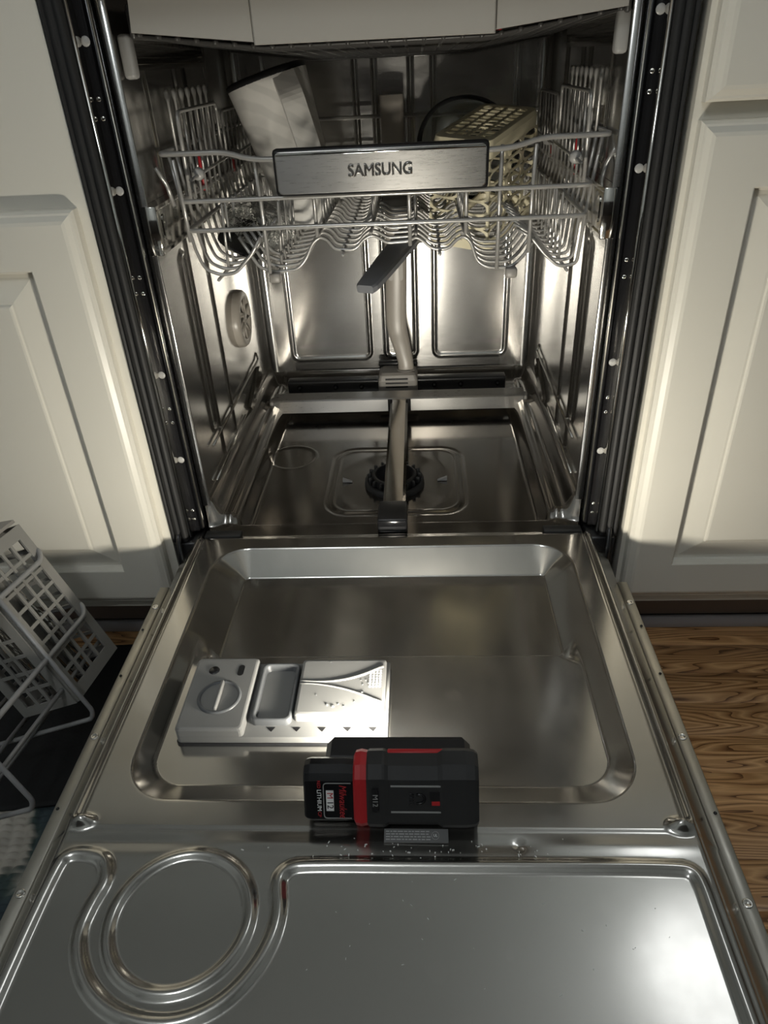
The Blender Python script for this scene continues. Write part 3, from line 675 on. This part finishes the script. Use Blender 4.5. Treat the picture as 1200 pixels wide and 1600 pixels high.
# spray arm hanging below the rack
b = MB()
def arm_loops():
    c0, c1 = Vector((0.030,0.345,0.548)), Vector((-0.0315,0.205,0.506)); L = []
    c0, c1 = Vector((0.036,0.300,0.563)), Vector((-0.0285,0.128,0.5255)); L = []
    d = (c1-c0).normalized(); a = d.cross(Vector((0,0,1))).normalized(); u = a.cross(d).normalized()
    for t, wd in ((0,0.021),(0.15,0.021),(0.5,0.0185),(0.85,0.016),(0.96,0.0145),(1.0,0.0115)):
        c = c0.lerp(c1, t); L.append([c+a*x+u*z for x,z in ((-wd,-0.0035),(-wd,0.003),(-wd*0.8,0.0055),(wd*0.8,0.0055),(wd,0.003),(wd,-0.0035),(wd*0.85,-0.0050),(-wd*0.85,-0.0050))])
    return L
b.loft(arm_loops(), True, True, False); arm = rkp(b, 'spray_arm', mat('spray_arm_plastic', (0.16,0.165,0.175), 0.25))
b = MB(); b.lathe([(0.0001,0.545),(0.016,0.546),(0.020,0.552),(0.020,0.570),(0.012,0.574),(0.012,0.590)], (0.036,0.300,0), 'Z', 24); rkp(b, 'arm_hub', PGD)
b = MB(); b.box(0.006-0.02,0.006+0.02,0.33,0.50,0.585,0.600,0.004,2); rkp(b, 'feed_duct', PGD)

# ================================================================== TOP CUTLERY TRAY
TR = empty('cutlery_tray', (0.004,0.28,0.79)); tag(TR, 'shallow cutlery tray with taupe three-part front at top of tub', 'tray')
def trp(b, name, m, parent=None):
    o = b.build(name, m, parent or TR)
    if parent is None: o.location = -Vector(TR.location)
    return o
yf = 0.045
def fpanel(poly, y0, y1, mname=TRAYP):
    b = MB(); n = len(poly)
    cxm = sum(p[0] for p in poly)/n; czm = sum(p[1] for p in poly)/n
    def L(i, y): return [(p[0]+(cxm-p[0])*i, y, p[1]+(czm-p[1])*i) for p in poly]
    b.loft([L(0,y1), L(0,y0+0.0012), L(0.012,y0)], True, True, False); return b
trp(fpanel([(-0.1165,0.7900),(0.1185,0.7890),(0.1185,0.8560),(-0.1165,0.8560)], yf-0.004, yf+0.010), 'front_panel', TRAYP)
trp(fpanel([(-0.2380,0.8055),(-0.1175,0.7925),(-0.1175,0.8560),(-0.2330,0.8560)], yf, yf+0.010), 'front_panel', TRAYP)
trp(fpanel([(0.1195,0.7920),(0.2440,0.8050),(0.2420,0.8560),(0.1195,0.8560)], yf, yf+0.010), 'front_panel', TRAYP)
def tz(x, y): 
    base = 0.7885+0.016*max(0,(abs(x-0.003)-0.115)/0.125); return base - 0.010*min(1,(y-0.05)/0.4)
DARKT = mat('dark_tray_plastic', (0.06,0.058,0.055), 0.3)
b = MB()
for x in np.arange(-0.235, 0.2401, 0.019):
    b.tube([(x,0.056,tz(x,0.056)),(x,0.25,tz(x,0.25)),(x,0.49,tz(x,0.49))], 0.0026, 6)
for y in np.arange(0.065, 0.49, 0.016):
    b.tube([(-0.238,y,tz(-0.238,y)),(-0.112,y,tz(-0.112,y)),(0.118,y,tz(0.118,y)),(0.244,y,tz(0.244,y))], 0.0020, 5)
o = trp(b, 'tray_lattice', DARKT); o['kind'] = 'stuff'
for x in (-0.240, 0.246):
    b = MB(); b.box(x-0.003,x+0.003,0.055,0.495,0.800,0.830,0.002,1); trp(b, 'side_wall', DARKT)
b = MB(); b.tube(smooth_path([(-0.240,0.494,0.795),(-0.115,0.494,0.779),(0.12,0.494,0.778),(0.246,0.494,0.795)],0.02), 0.005, 8); trp(b, 'rear_bar', DARKT)
# red-handled cutlery lying in it, glimpsed through the lattice
for i,(x,y,a) in enumerate(((-0.028,0.10,0.5),(0.012,0.11,-0.4),(0.046,0.10,0.3))):
    b = MB(); L=0.05; b.tube([(-L*math.cos(a),-L*math.sin(a)*0.4,0),(0,0,0.0005),(L*math.cos(a),L*math.sin(a)*0.4,0)],[0.004,0.005,0.003],8); b.tube([(L*math.cos(a),L*math.sin(a)*0.4,0),(L*1.8*math.cos(a),L*1.8*math.sin(a)*0.4,0)],0.0025,6)
    o = b.build('cutlery_knife', RED, None, (x,y+0.012,tz(x,y)+0.0075)); tag(o, ('red-handled utensil in the top tray, leftmost of three','red-handled utensil in the top tray, middle of three','red-handled utensil in the top tray, rightmost of three')[i], 'utensil', 'red utensils in the cutlery tray')

# ================================================================== DISHES IN THE RACK
# tall white jug, upside down and leaning
def frame(o, z, xhint):
    z = Vector(z).normalized(); x = Vector(xhint); x = (x-z*x.dot(z)).normalized(); y = z.cross(x)
    m = Matrix((x,y,z)).transposed().to_4x4(); m.translation = Vector(o); return m
MUG = empty('jug'); tag(MUG, 'tall white ribbed plastic jug upside down in the rack', 'jug')
MUG.matrix_world = frame((-0.112,0.33,0.574), (-0.27,0.02,1.0), (1,0.25,0))
n = 64; prof = [(0.044,0.0),(0.0445,0.004),(0.046,0.05),(0.0505,0.12),(0.0545,0.17),(0.0560,0.188),(0.0550,0.192),(0.0530,0.1935)]
b = MB(); vs = []
for r, h in prof:
    for j in range(n):
        a = 2*PI*j/n; rb = r*(1+0.006*math.cos(a*32)*(1 if -2.4 < ((a+PI)%(2*PI))-PI < 0.1 else 0)); vs.append((rb*math.cos(a), rb*math.sin(a), h))
b.add(vs, [(i*n+j, i*n+(j+1)%n, (i+1)*n+(j+1)%n, (i+1)*n+j) for i in range(len(prof)-1) for j in range(n)])
b.lathe([(0.0530,0.1935),(0.0500,0.1900),(0.0420,0.004),(0.044,0.0)], (0,0,0), 'Z', n)
b.build('body', MUGW, MUG)
b = MB(); b.lathe([(0.0562,0.1880),(0.0568,0.1900),(0.0555,0.1950),(0.0500,0.1965),(0.0001,0.1965)], (0,0,0), 'Z', 48); b.build('base_pad', BLK, MUG)
hm = smooth_path([(0.018,-0.050,0.185),(0.018,-0.072,0.158),(0.018,-0.074,0.10),(0.018,-0.070,0.045),(0.018,-0.043,0.035)], 0.010, 4)
b = MB(); loops = []
for i, p in enumerate(hm):
    t = (hm[min(i+1,len(hm)-1)]-hm[max(i-1,0)]).normalized(); u = Vector((1,0,0)); v_ = t.cross(u).normalized()
    loops.append([p+u*x+v_*y for x,y in ((-0.015,-0.004),(0.015,-0.004),(0.016,0),(0.015,0.004),(-0.015,0.004),(-0.016,0))])
b.loft(loops, True, True, False); b.build('handle', MUGW, MUG)

# cream perforated basket, upside down
BK = empty('plastic_basket'); tag(BK, 'cream perforated plastic basket turned upside down in the rack', 'basket')
BK.matrix_world = frame((0.1400,0.352,0.5555), (-0.02,-0.19,1.0), (0.87,-0.5,0))
bw, bd, bh = 0.044, 0.084, 0.142        # half width (x), half depth (y), height; base up
def cell_panel(P00, P10, P01, P11, nu, nv, th, hole=0.40, seg=16, square=2.6, mb=None):
    """wall with rounded holes: bilinear patch split in cells, each a ring around a hole, with thickness"""
    mb = mb or MB(); P00,P10,P01,P11 = map(Vector,(P00,P10,P01,P11))
    nrm = (P10-P00).cross(P01-P00).normalized()*th
    def S_(u,v): return P00*(1-u)*(1-v)+P10*u*(1-v)+P01*(1-u)*v+P11*u*v
    for i in range(nu):
        for j in range(nv):
            o1=[];i1=[]
            for k in range(seg):
                a = 2*PI*(k+0.5)/seg; c, s_ = math.cos(a), math.sin(a)
                m_ = max(abs(c),abs(s_)); ou, ov = 0.5+0.5*c/m_, 0.5+0.5*s_/m_
                q = (abs(c)**square+abs(s_)**square)**(-1/square); iu, iv = 0.5+hole*q*c, 0.5+hole*q*s_
                o1.append(S_((i+ou)/nu,(j+ov)/nv)); i1.append(S_((i+iu)/nu,(j+iv)/nv))
            L=[o1,i1,[p-nrm for p in i1],[p-nrm for p in o1]]
            vs=[p for l in L for p in l]; fs=[(r*seg+k, r*seg+(k+1)%seg, (r+1)*seg+(k+1)%seg, (r+1)*seg+k) for r in range(3) for k in range(seg)]
            mb.add(vs, fs, False)
    return mb
t = 0.90   # rim slightly smaller? base is the narrow end
def ring(z, k): return [(-bw*k,-bd*k,z),(bw*k,-bd*k,z),(bw*k,bd*k,z),(-bw*k,bd*k,z)]
r0, r1 = ring(0.012,1.06), ring(bh-0.022,0.97)
for i in range(4):
    j = (i+1)%4; nu = 2 if i%2==0 else 3
    cell_panel(r0[i], r0[j], r1[i], r1[j], nu, 6, 0.0022, 0.425).build('perforated_wall', CREAM, BK)
b = MB(); b.loft([[(x,y,0.0) for x,y in rrect(-bw*1.09,bw*1.09,-bd*1.06,bd*1.06,0.012)],[(x,y,0.012) for x,y in rrect(-bw*1.07,bw*1.07,-bd*1.06,bd*1.06,0.010)],[(x,y,0.012) for x,y in rrect(-bw*1.02,bw*1.02,-bd*1.02,bd*1.02,0.010)],[(x,y,0.0) for x,y in rrect(-bw*1.03,bw*1.03,-bd*1.02,bd*1.02,0.010)]], False, False, False); b.build('rim', CREAM, BK)
b = MB(); rr_ = lambda k,z,r=0.012: [(x,y,z) for x,y in rrect(-bw*k,bw*k,-bd*k,bd*k,r)]
b.loft([rr_(0.985,bh-0.023), rr_(0.985,bh-0.008), rr_(0.95,bh-0.001), rr_(0.90,bh), rr_(0.80,bh), rr_(0.80,bh-0.003)], False, False, False); b.build('base_band', CREAM, BK)
k = 0.80; cell_panel((-bw*k,-bd*k,bh-0.001),(bw*k,-bd*k,bh-0.001),(-bw*k,bd*k,bh-0.001),(bw*k,bd*k,bh-0.001), 4, 9, 0.002, 0.37, 12, 8).build('slotted_base', CREAM, BK)

# round glass bowl behind the basket
b = MB(); b.lathe([(0.078,0.0),(0.080,0.002),(0.077,0.03),(0.062,0.055),(0.035,0.068),(0.0001,0.070),(0.0001,0.067),(0.034,0.065),(0.060,0.052),(0.074,0.03),(0.0765,0.002),(0.078,0.0)], (0,0,0), 'Z', 40)
o = b.build('glass_bowl', BOWLG); o.matrix_world = frame((0.119,0.462,0.644), (0.25,0.85,0.30), (1,0,0)) @ Matrix.Diagonal((1,1,0.5,1)); tag(o, 'round clear glass bowl leaning behind the cream basket', 'bowl')
b = MB(); b.lathe([(0.0765,-0.002),(0.0815,-0.0015),(0.0820,0.003),(0.079,0.004)], (0,0,0), 'Z', 40); b.build('dark_rim', BLKG, o)
# textured glass lid at the left of the rack
b = MB(); b.lathe([(0.062,0.0),(0.064,0.002),(0.055,0.010),(0.03,0.018),(0.0001,0.020),(0.0001,0.017),(0.03,0.015),(0.054,0.007),(0.062,0.0)], (0,0,0), 'Z', 36)
o = b.build('glass_dish', GLASS); o.matrix_world = frame((-0.176,0.240,0.590), (0.45,-0.25,0.85), (1,0,0)) @ Matrix.Diagonal((0.75,1,1,1)); tag(o, 'small textured clear glass dish low in the left of the rack', 'dish')
b = MB(); b.prism(rrect(-0.030,0.030,-0.050,0.060,0.02), 'Z', -0.0015, 0.0015); o = b.build('serving_spoon', BLKG)
b2 = MB(); b2.tube([(0,0.058,0),(0,0.10,0.004),(0,0.17,0.006)], [0.006,0.005,0.0045], 8); b2.build('handle', BLKG, o)
o.matrix_world = frame((-0.196,0.215,0.5755), (0.50,-0.1,0.86), (1,0,0)); tag(o, 'black spatula under the textured glass dish in the rack', 'spatula')

# ================================================================== FLOOD LIGHT
LP = empty('work_light', (0.018,-0.405,0.2335)); tag(LP, 'black and red cordless flood light standing on the dishwasher door', 'work light')
def lpp(b, name, m, parent=None):
    o = b.build(name, m, parent or LP)
    if parent is None: o.location = -Vector(LP.location)
    return o
BP = [(-0.4270,0.2355),(-0.4385,0.2445),(-0.4410,0.2520),(-0.4250,0.2875),(-0.4160,0.2950),(-0.4030,0.2955),(-0.3960,0.2900),(-0.3950,0.2355)]
def scaleprof(P, k, c=(-0.4170,0.268)): return [(c[0]+(p[0]-c[0])*k, c[1]+(p[1]-c[1])*k) for p in P]
def xloft(secs, prof):
    return [[(x, p[0], p[1]) for p in scaleprof(prof, k)] for x, k in secs]
b = MB(); b.loft(xloft(((-0.006,0.93),(0.068,0.93)), BP), True, True, False); body = lpp(b, 'body', SOFT)
b = MB(); b.loft(xloft(((-0.010,0.92),(-0.007,0.99),(0.004,1.0),(0.006,0.985),(0.009,0.93)), BP), True, True, False); lpp(b, 'bumper', SOFT)
b = MB(); b.loft(xloft(((0.049,0.93),(0.053,1.0),(0.072,1.0),(0.079,0.97),(0.082,0.90)), BP), True, True, False); lpp(b, 'bumper', SOFT)
b = MB(); b.loft(xloft(((-0.0195,0.86),(-0.0180,0.95),(-0.0135,0.985),(-0.0085,0.95)), BP), True, True, False); lpp(b, 'collar', RED)
BT = [(-0.4250,0.2400),(-0.4325,0.2440),(-0.4365,0.2520),(-0.4230,0.2825),(-0.4190,0.2875),(-0.4120,0.2900),(-0.4060,0.2895),(-0.4020,0.2860),(-0.4000,0.2460),(-0.4040,0.2400)]
b = MB(); b.loft(xloft(((-0.0605,0.90),(-0.0590,0.96),(-0.0555,1.0),(-0.027,1.0),(-0.018,0.97)), BT), True, True, False); bat = lpp(b, 'battery', BLKG)
# head: frame facing the tub with glowing panel
b = MB(); hd_ = [(-0.047,0.241),(-0.042,0.235),(0.073,0.235),(0.078,0.241),(0.078,0.268),(0.073,0.2745),(-0.042,0.2745),(-0.047,0.268)]
def hl(i, y): return [(x+(0.0155-x)*i, y, z+(0.2548-z)*i) for x,z in hd_]
b.loft([hl(0.06,-0.3945), hl(0,-0.3915), hl(0,-0.3745), hl(0.03,-0.3715), hl(0.14,-0.3715), hl(0.16,-0.3800)], True, False, False); head = lpp(b, 'lamp_head', BLK)
b = MB(); b.add([(x, y-(z-0.2548)*0.30, z) for x,y,z in hl(0.20,-0.3752)], [tuple(range(8))], False); b.build('led_panel', LED, head)
MB().box(0.008,0.054,-0.4040,-0.3990,0.2880,0.2938,0.001,1).build('red_strip', RED, body)
# ribs, magnet symbol, latch, moulded badge, sticker on the back
PB = scaleprof(BP, 0.93); FD = Vector((0, PB[2][0]-PB[3][0], PB[2][1]-PB[3][1])).normalized(); FN = FD.cross(Vector((1,0,0)))
def onface(x, t_, out=0.0, P=None):   # point on the sloping back face, t_ from its lower edge to its upper edge
    P = P or PB
    return Vector((x, P[2][0]+(P[3][0]-P[2][0])*t_, P[2][1]+(P[3][1]-P[2][1])*t_)) + FN*out
def face_plate(x0, x1, t0, t1, h, name, m, parent, P=None):
    q = [onface(x0,t0,0,P), onface(x1,t0,0,P), onface(x1,t1,0,P), onface(x0,t1,0,P)]
    return MB().loft([[p-FN*0.001 for p in q], [p+FN*h for p in q]], True, True, False).build(name, m, parent)
for t_ in (0.24, 0.86): face_plate(0.011,0.053,t_-0.018,t_+0.018,0.0006,'back_rib',GREYP,body)
b = MB(); tc_ = 0.56
def mp_(dx_, dz_): return onface(0.0345+dx_, tc_, 0.0006) - FD*dz_
b.tube([mp_(-0.003,-0.0038)]+[mp_(0.0038*math.sin(a),-0.0038*math.cos(a)) for a in np.linspace(0,PI,9)]+[mp_(-0.003,0.0038)], 0.0012, 6)
for dz in (-0.0045,-0.0015,0.0015,0.0045): b.tube([mp_(-0.0085,dz*1.1),mp_(-0.0050,dz*0.8)], 0.0005, 5)
b.build('magnet_mark', BLKG, body)
face_plate(0.0425,0.0525,tc_-0.17,tc_+0.17,0.0004,'latch_window',BLK,body)
face_plate(0.0440,0.0505,tc_-0.15,tc_-0.06,0.0009,'latch_tab',RED,body)
face_plate(-0.0040,0.0010,tc_-0.27,tc_+0.27,0.0033,'moulded_badge',BLK,body)
text('badge_text', 'M12', 0.0060, onface(-0.0015,tc_,0.0034), FD, (1,0,0), GREYP, body, 0.0002)
b = MB(); st_ = [(0.0045,-0.4462,0.2362),(0.0570,-0.4462,0.2362),(0.0570,-0.4370,0.2402),(0.0045,-0.4370,0.2402)]
b.loft([[(x,y,z-0.0016) for x,y,z in st_], st_], True, True, False); stk = b.build('rating_sticker', STICK, body)
sd = Vector((0,0.0092,0.0040)).normalized()
b = MB()
for k, f_ in enumerate((0.80, 0.60, 0.40, 0.20)):       # print too small to read: short dashes in rows
    x = 0.006
    while x < 0.041:
        L = random.uniform(0.0012, 0.0045); p = Vector((x, -0.4462, 0.2363)).lerp(Vector((x, -0.4370, 0.2403)), f_)
        b.add([p-sd*0.0004, p+Vector((L,0,0))-sd*0.0004, p+Vector((L,0,0))+sd*0.0004, p+sd*0.0004], [(0,1,2,3)], False); x += L+0.0008
b.build('sticker_print', GREYP, stk)
b = MB(); b.tube([Vector((0.0465,-0.4416,0.2384)) + Vector((0.0030*math.cos(a),0,0)) + sd*0.0030*math.sin(a) for a in np.linspace(0,2*PI,25)[:-1]], 0.0002, 5, True); b.build('listing_ring', GREYP, stk)
text('listing_mark', 'UL', 0.0028, (0.0465,-0.4416,0.2383), (1,0,0), sd, WHP, stk, 0.0001)
for x in (-0.005, 0.065):
    q = MB(); q.lathe([(0.0026,0.0),(0.0024,-0.0008),(0.0016,0.0004),(0.0001,0.0005)], (x,-0.4368,0.2466), 'Y', 12); q.build('screw_hole', BLKG, body)
# battery print
def bt(x, t_, out=0.0003): return onface(x, t_, out, BT)
text('brand_script', 'Milwaukee', 0.0085, bt(-0.0285,0.47), FD, (1,0,0), REDP, bat, 0.00012, 0.0, 0.25, 'CENTER', 0.80)
bd_ = face_plate(-0.0420,-0.0358,0.22,0.76,0.0003,'badge',WHP,bat,BT)
text('badge_letter', 'M', 0.0072, bt(-0.0389,0.625,0.0004), FD, (1,0,0), RED, bd_, 0.0001)
text('badge_number', '12', 0.0072, bt(-0.0389,0.385,0.0004), FD, (1,0,0), BLKG, bd_, 0.0001)
text('lithium_print', 'LITHIUM', 0.0050, bt(-0.0478,0.50), FD, (1,0,0), WHP, bat, 0.0001)
text('red_print', 'RED', 0.0038, bt(-0.0478,0.92), FD, (1,0,0), REDP, bat, 0.0001)
text('cp_print', 'CP', 0.0040, bt(-0.0478,0.13), FD, (1,0,0), REDP, bat, 0.0001)
b = MB(); b.tube(smooth_path([bt(-0.0215,0.95),bt(-0.0440,0.95),bt(-0.0440,0.03),bt(-0.0215,0.03)],0.003), 0.00045, 5); b.build('print_outline', GREYP, bat)

# ================================================================== LOWER RACK STANDING ON THE FLOOR AT THE LEFT
K1 = Vector((-0.351,-0.228,0.140)); AX = Vector((0.031,0.988,-0.150)); UP = Vector((-0.441,0.148,0.885)); BX = Vector((0.950,0.045,0.300))*0.94; AX *= 0.94; UP *= 0.94
def LR(a, b, c): return K1 + AX*a + BX*b + UP*c
LRK = empty('lower_dish_rack', tuple(LR(-0.15,-0.24,0))); tag(LRK, 'grey wire lower rack tilted on the floor beside the door', 'rack')
def lrp(b, name, m=WIRE2, parent=None):
    o = b.build(name, m, parent or LRK)
    if parent is None: o.location = -Vector(LRK.location)
    return o
for c, bb in ((0.184,0.0),(0.092,0.0)):
    p = [LR(-0.42,bb,c), LR(0.104,bb,c), LR(0.118,bb-0.03,c+0.004), LR(0.118,-0.46,c+0.004)]
    lrp(MB().tube(smooth_path([LR(-0.42,-0.2,c),LR(-0.42,bb,c),LR(0.100,bb,c),LR(0.116,bb-0.006,c+0.012),LR(0.116,-0.40,c+0.012)], 0.010, 4), 0.0032, 8), 'rim_wire')
cw = smooth_path([LR(0,0.002,0.184),LR(0,0.002,0.004),LR(0,-0.006,-0.006),LR(0,-0.40,-0.006)], 0.008, 4)
b0 = MB().tube([p-LR(0,0,0) for p in cw], 0.0028, 8).mesh('cross_wire'); b0.materials.append(WIRE2)
for a in (0.0, -0.143, -0.286, -0.40):
    mk('cross_wire', b0, WIRE2, LRK, LR(a,0,0)-Vector(LRK.location))
for bb in (-0.086,-0.122,-0.20,-0.28,-0.36):
    lrp(MB().tube([LR(0.118,bb,0.0),LR(-0.42,bb,0.0)], 0.0028, 8), 'long_wire')
lrp(MB().tube([LR(0.118,-0.012,0.046),LR(-0.42,-0.012,0.046)], 0.0026, 8), 'long_wire')
for a, c in ((0.09,0.0),(-0.33,0.0)):
    b = MB(); ctr = LR(a, 0.006, -0.012); 
    b.lathe([(0.0001,-0.007),(0.014,-0.007),(0.016,-0.005),(0.016,0.005),(0.014,0.007),(0.0001,0.007)], (0,0,0), 'Z', 20)
    o = b.build('wheel', PG, LRK); o.matrix_world = frame(ctr-Vector((0,0,0)), BX, AX); o.matrix_parent_inverse = Matrix.Translation(-Vector(LRK.location))

# cutlery basket standing in that rack: lattice walls
CB = empty('cutlery_basket', tuple(LR(0,-0.05,0.03))); tag(CB, 'pale grey plastic lattice cutlery basket standing in the lower rack', 'basket')
def CBP(a, b, c): return LR(a, b, c) - Vector(CB.location)
def lattice(pa, pb, pc, pd, nu, nv, border, barw, th, name):
    """frame + crossing bars on a quad pa,pb (bottom) pd,pc (top)"""
    pa,pb,pc,pd = map(Vector,(pa,pb,pc,pd)); nrm = (pb-pa).cross(pd-pa).normalized()
    Lu, Lv = (pb-pa).length, (pd-pa).length
    def S_(u,v): return pa.lerp(pb,u).lerp(pd.lerp(pc,u),v)
    def bar(u0,u1,v0,v1,t0,t1,nm,par):
        q = [S_(u0,v0),S_(u1,v0),S_(u1,v1),S_(u0,v1)]
        return MB().loft([[p-nrm*t1 for p in q],[p+nrm*t0 for p in q]], True, True, False).build(nm, LATT, par)
    bu, bv = border/Lu, border/Lv
    fr = MB(); o_ = [S_(0,0),S_(1,0),S_(1,1),S_(0,1)]; i_ = [S_(bu,bv),S_(1-bu,bv),S_(1-bu,1-bv),S_(bu,1-bv)]
    fr.loft([o_, i_, [p-nrm*th for p in i_], [p-nrm*th for p in o_], o_], False, False, False); f = fr.build(name, LATT, CB)
    for i in range(1,nu): u = bu+(1-2*bu)*i/nu; bar(u-barw/Lu/2,u+barw/Lu/2,bv,1-bv,-0.0002,th,'slat',f)
    for j in range(1,nv): v = bv+(1-2*bv)*j/nv; bar(bu,1-bu,v-barw/Lv/2,v+barw/Lv/2,-0.0005,th*0.8,'slat',f)
    return f
b1, b2, a1, a2, c1, c2 = -0.008, -0.085, 0.1150, 0.002, 0.022, 0.235
lattice(CBP(a1,b1,c1),CBP(a2,b1,c1),CBP(a2,b1,c2),CBP(a1,b1,c2), 4, 8, 0.015, 0.0042, 0.0025, 'side_panel')
lattice(CBP(a2,b1,c1),CBP(a2,b2,c1),CBP(a2,b2,c2),CBP(a2,b1,c2), 3, 8, 0.012, 0.0042, 0.0025, 'end_panel')
lattice(CBP(a1,b2,c1),CBP(a2,b2,c1),CBP(a2,b2,c2),CBP(a1,b2,c2), 4, 8, 0.015, 0.0042, 0.0025, 'side_panel')
lattice(CBP(a1,b1,c1),CBP(a1,b2,c1),CBP(a1,b2,c2),CBP(a1,b1,c2), 3, 8, 0.012, 0.0042, 0.0025, 'end_panel')
lattice(CBP(a1,b1,c1),CBP(a2,b1,c1),CBP(a2,b2,c1),CBP(a1,b2,c1), 5, 4, 0.006, 0.0028, 0.0025, 'bottom_panel')
# hinged dark lid flap at the top
q = [CBP(a1,b1,c2+0.004),CBP(a2,b1,c2+0.004),CBP(a2,b2,c2+0.016),CBP(a1,b2,c2+0.016)]
MB().loft([q,[p+UP*0.004 for p in q]], True, True, False).build('lid', PGD, CB)

for i, (a_, b_, l_, lb) in enumerate(((0.080,-0.030,0.20,'farthest from the camera'),(0.062,-0.052,0.19,'second from the far end'),(0.044,-0.030,0.20,'third from the far end'),(0.034,-0.055,0.19,'second from the near end'),(0.020,-0.032,0.20,'nearest the camera'))):
    q = MB(); p0 = LR(a_,b_,0.028); p1 = LR(a_-0.006,b_-0.012,0.028+l_)
    q.tube([p0-p0, (p1-p0)*0.45, (p1-p0)*0.55, (p1-p0)], [0.0060,0.0042,0.0026,0.0030], 8)
    o = q.build('cutlery_piece', STEEL_P, None, p0); tag(o, 'steel cutlery piece in the grey lattice basket, '+lb, 'cutlery', 'cutlery in the lattice basket')
# ---- mat and rug under it
def fn_mat(X, Y):
    return X, Y, 0.0125 + 0.0016*np.sin(X*38+1)*np.sin(Y*29)
m_ = sheet('floor_mat', lambda U,V: (U, V + 0.10*(U+0.45), 0.0145+0.0014*np.sin(U*38+1)*np.sin(V*29)), np.linspace(-0.95,-0.315,60), np.linspace(-0.265,0.02,40), MATB)
so = m_.modifiers.new('thickness','SOLIDIFY'); so.thickness = 0.003; so.offset = -1
tag(m_, 'black rubber mat on the floor under the tilted wire rack', 'mat')
def fn_rug(U, V):
    h = 0.0045 + 0.0055*np.abs(np.sin(U*PI/0.016 + 1.5*np.sin(V*43)))*np.abs(np.sin(V*PI/0.009+1.2*np.sin(U*37)))
    return U, V, h
rg = sheet('rug', fn_rug, np.linspace(-0.98,-0.305,330), np.linspace(-0.75,-0.06,330), RUG)
tag(rg, 'green and cream looped rug under the black mat', 'rug')

# ---- crumbs left on the door beside the light
b = MB()
for k in range(80):
    x = random.gauss(0.03,0.07); y = -0.452 + random.gauss(0,0.004) if k < 55 else random.uniform(-0.56,-0.47); x = x if k < 55 else random.uniform(-0.05,0.22)
    r = random.uniform(0.0002,0.00045); a = random.uniform(0,PI); L = r*random.uniform(1,3)
    if k >= 55: r *= 0.6
    c_, s_ = math.cos(a), math.sin(a); zz = ZD - 0.0006
    vs = [(x+c_*u*L-s_*v*r, y+s_*u*L+c_*v*r, zz+h) for h in (0,r) for u,v in ((-1,-1),(1,-1),(1,1),(-1,1))]
    b.add(vs, [(0,1,2,3),(4,5,6,7),(0,1,5,4),(1,2,6,5),(2,3,7,6),(3,0,4,7)], False)
o = b.build('crumbs', WHP); tag(o, 'tiny white crumbs scattered on the steel door near the work light', 'crumbs', kind='stuff')
# ---- two ceiling lamps light the room, the one behind the camera added as fill
def ceiling_lamp(loc, r, power, label):
    CL = empty('pendant_lamp', loc); tag(CL, label, 'lamp', 'kitchen pendant lamps')
    b = MB(); b.lathe([(r*math.sin(t_), r*math.cos(t_)) for t_ in np.linspace(0.12, PI-0.001, 16)], (0,0,0), 'Z', 32)
    SH = mat('lamp_glass_glow', (0.9,0.9,0.9), 0.4); nbb = nodes(SH)[2]; nbb.inputs['Emission Color'].default_value = (0.93,0.97,1.0,1); nbb.inputs['Emission Strength'].default_value = power
    b.build('globe', SH, CL)
    b = MB(); b.tube([(0,0,r*0.98),(0,0,2.445-loc[2])], 0.008, 8); b.lathe([(0.0001,2.43-loc[2]),(0.05,2.43-loc[2]),(0.05,2.4495-loc[2])], (0,0,0), 'Z', 20); b.build('stem', PGL, CL)
ceiling_lamp((0.87, 0.29, 2.06), 0.19, ROOM_POWER*0.19, 'globe pendant lamp hanging above the right cabinet')
ceiling_lamp((-0.35, -1.35, 2.02), 0.17, ROOM_POWER, 'added globe fill lamp hanging unseen behind the camera')  # added fill lamp, lights the cabinet fronts and raises the room's ambient
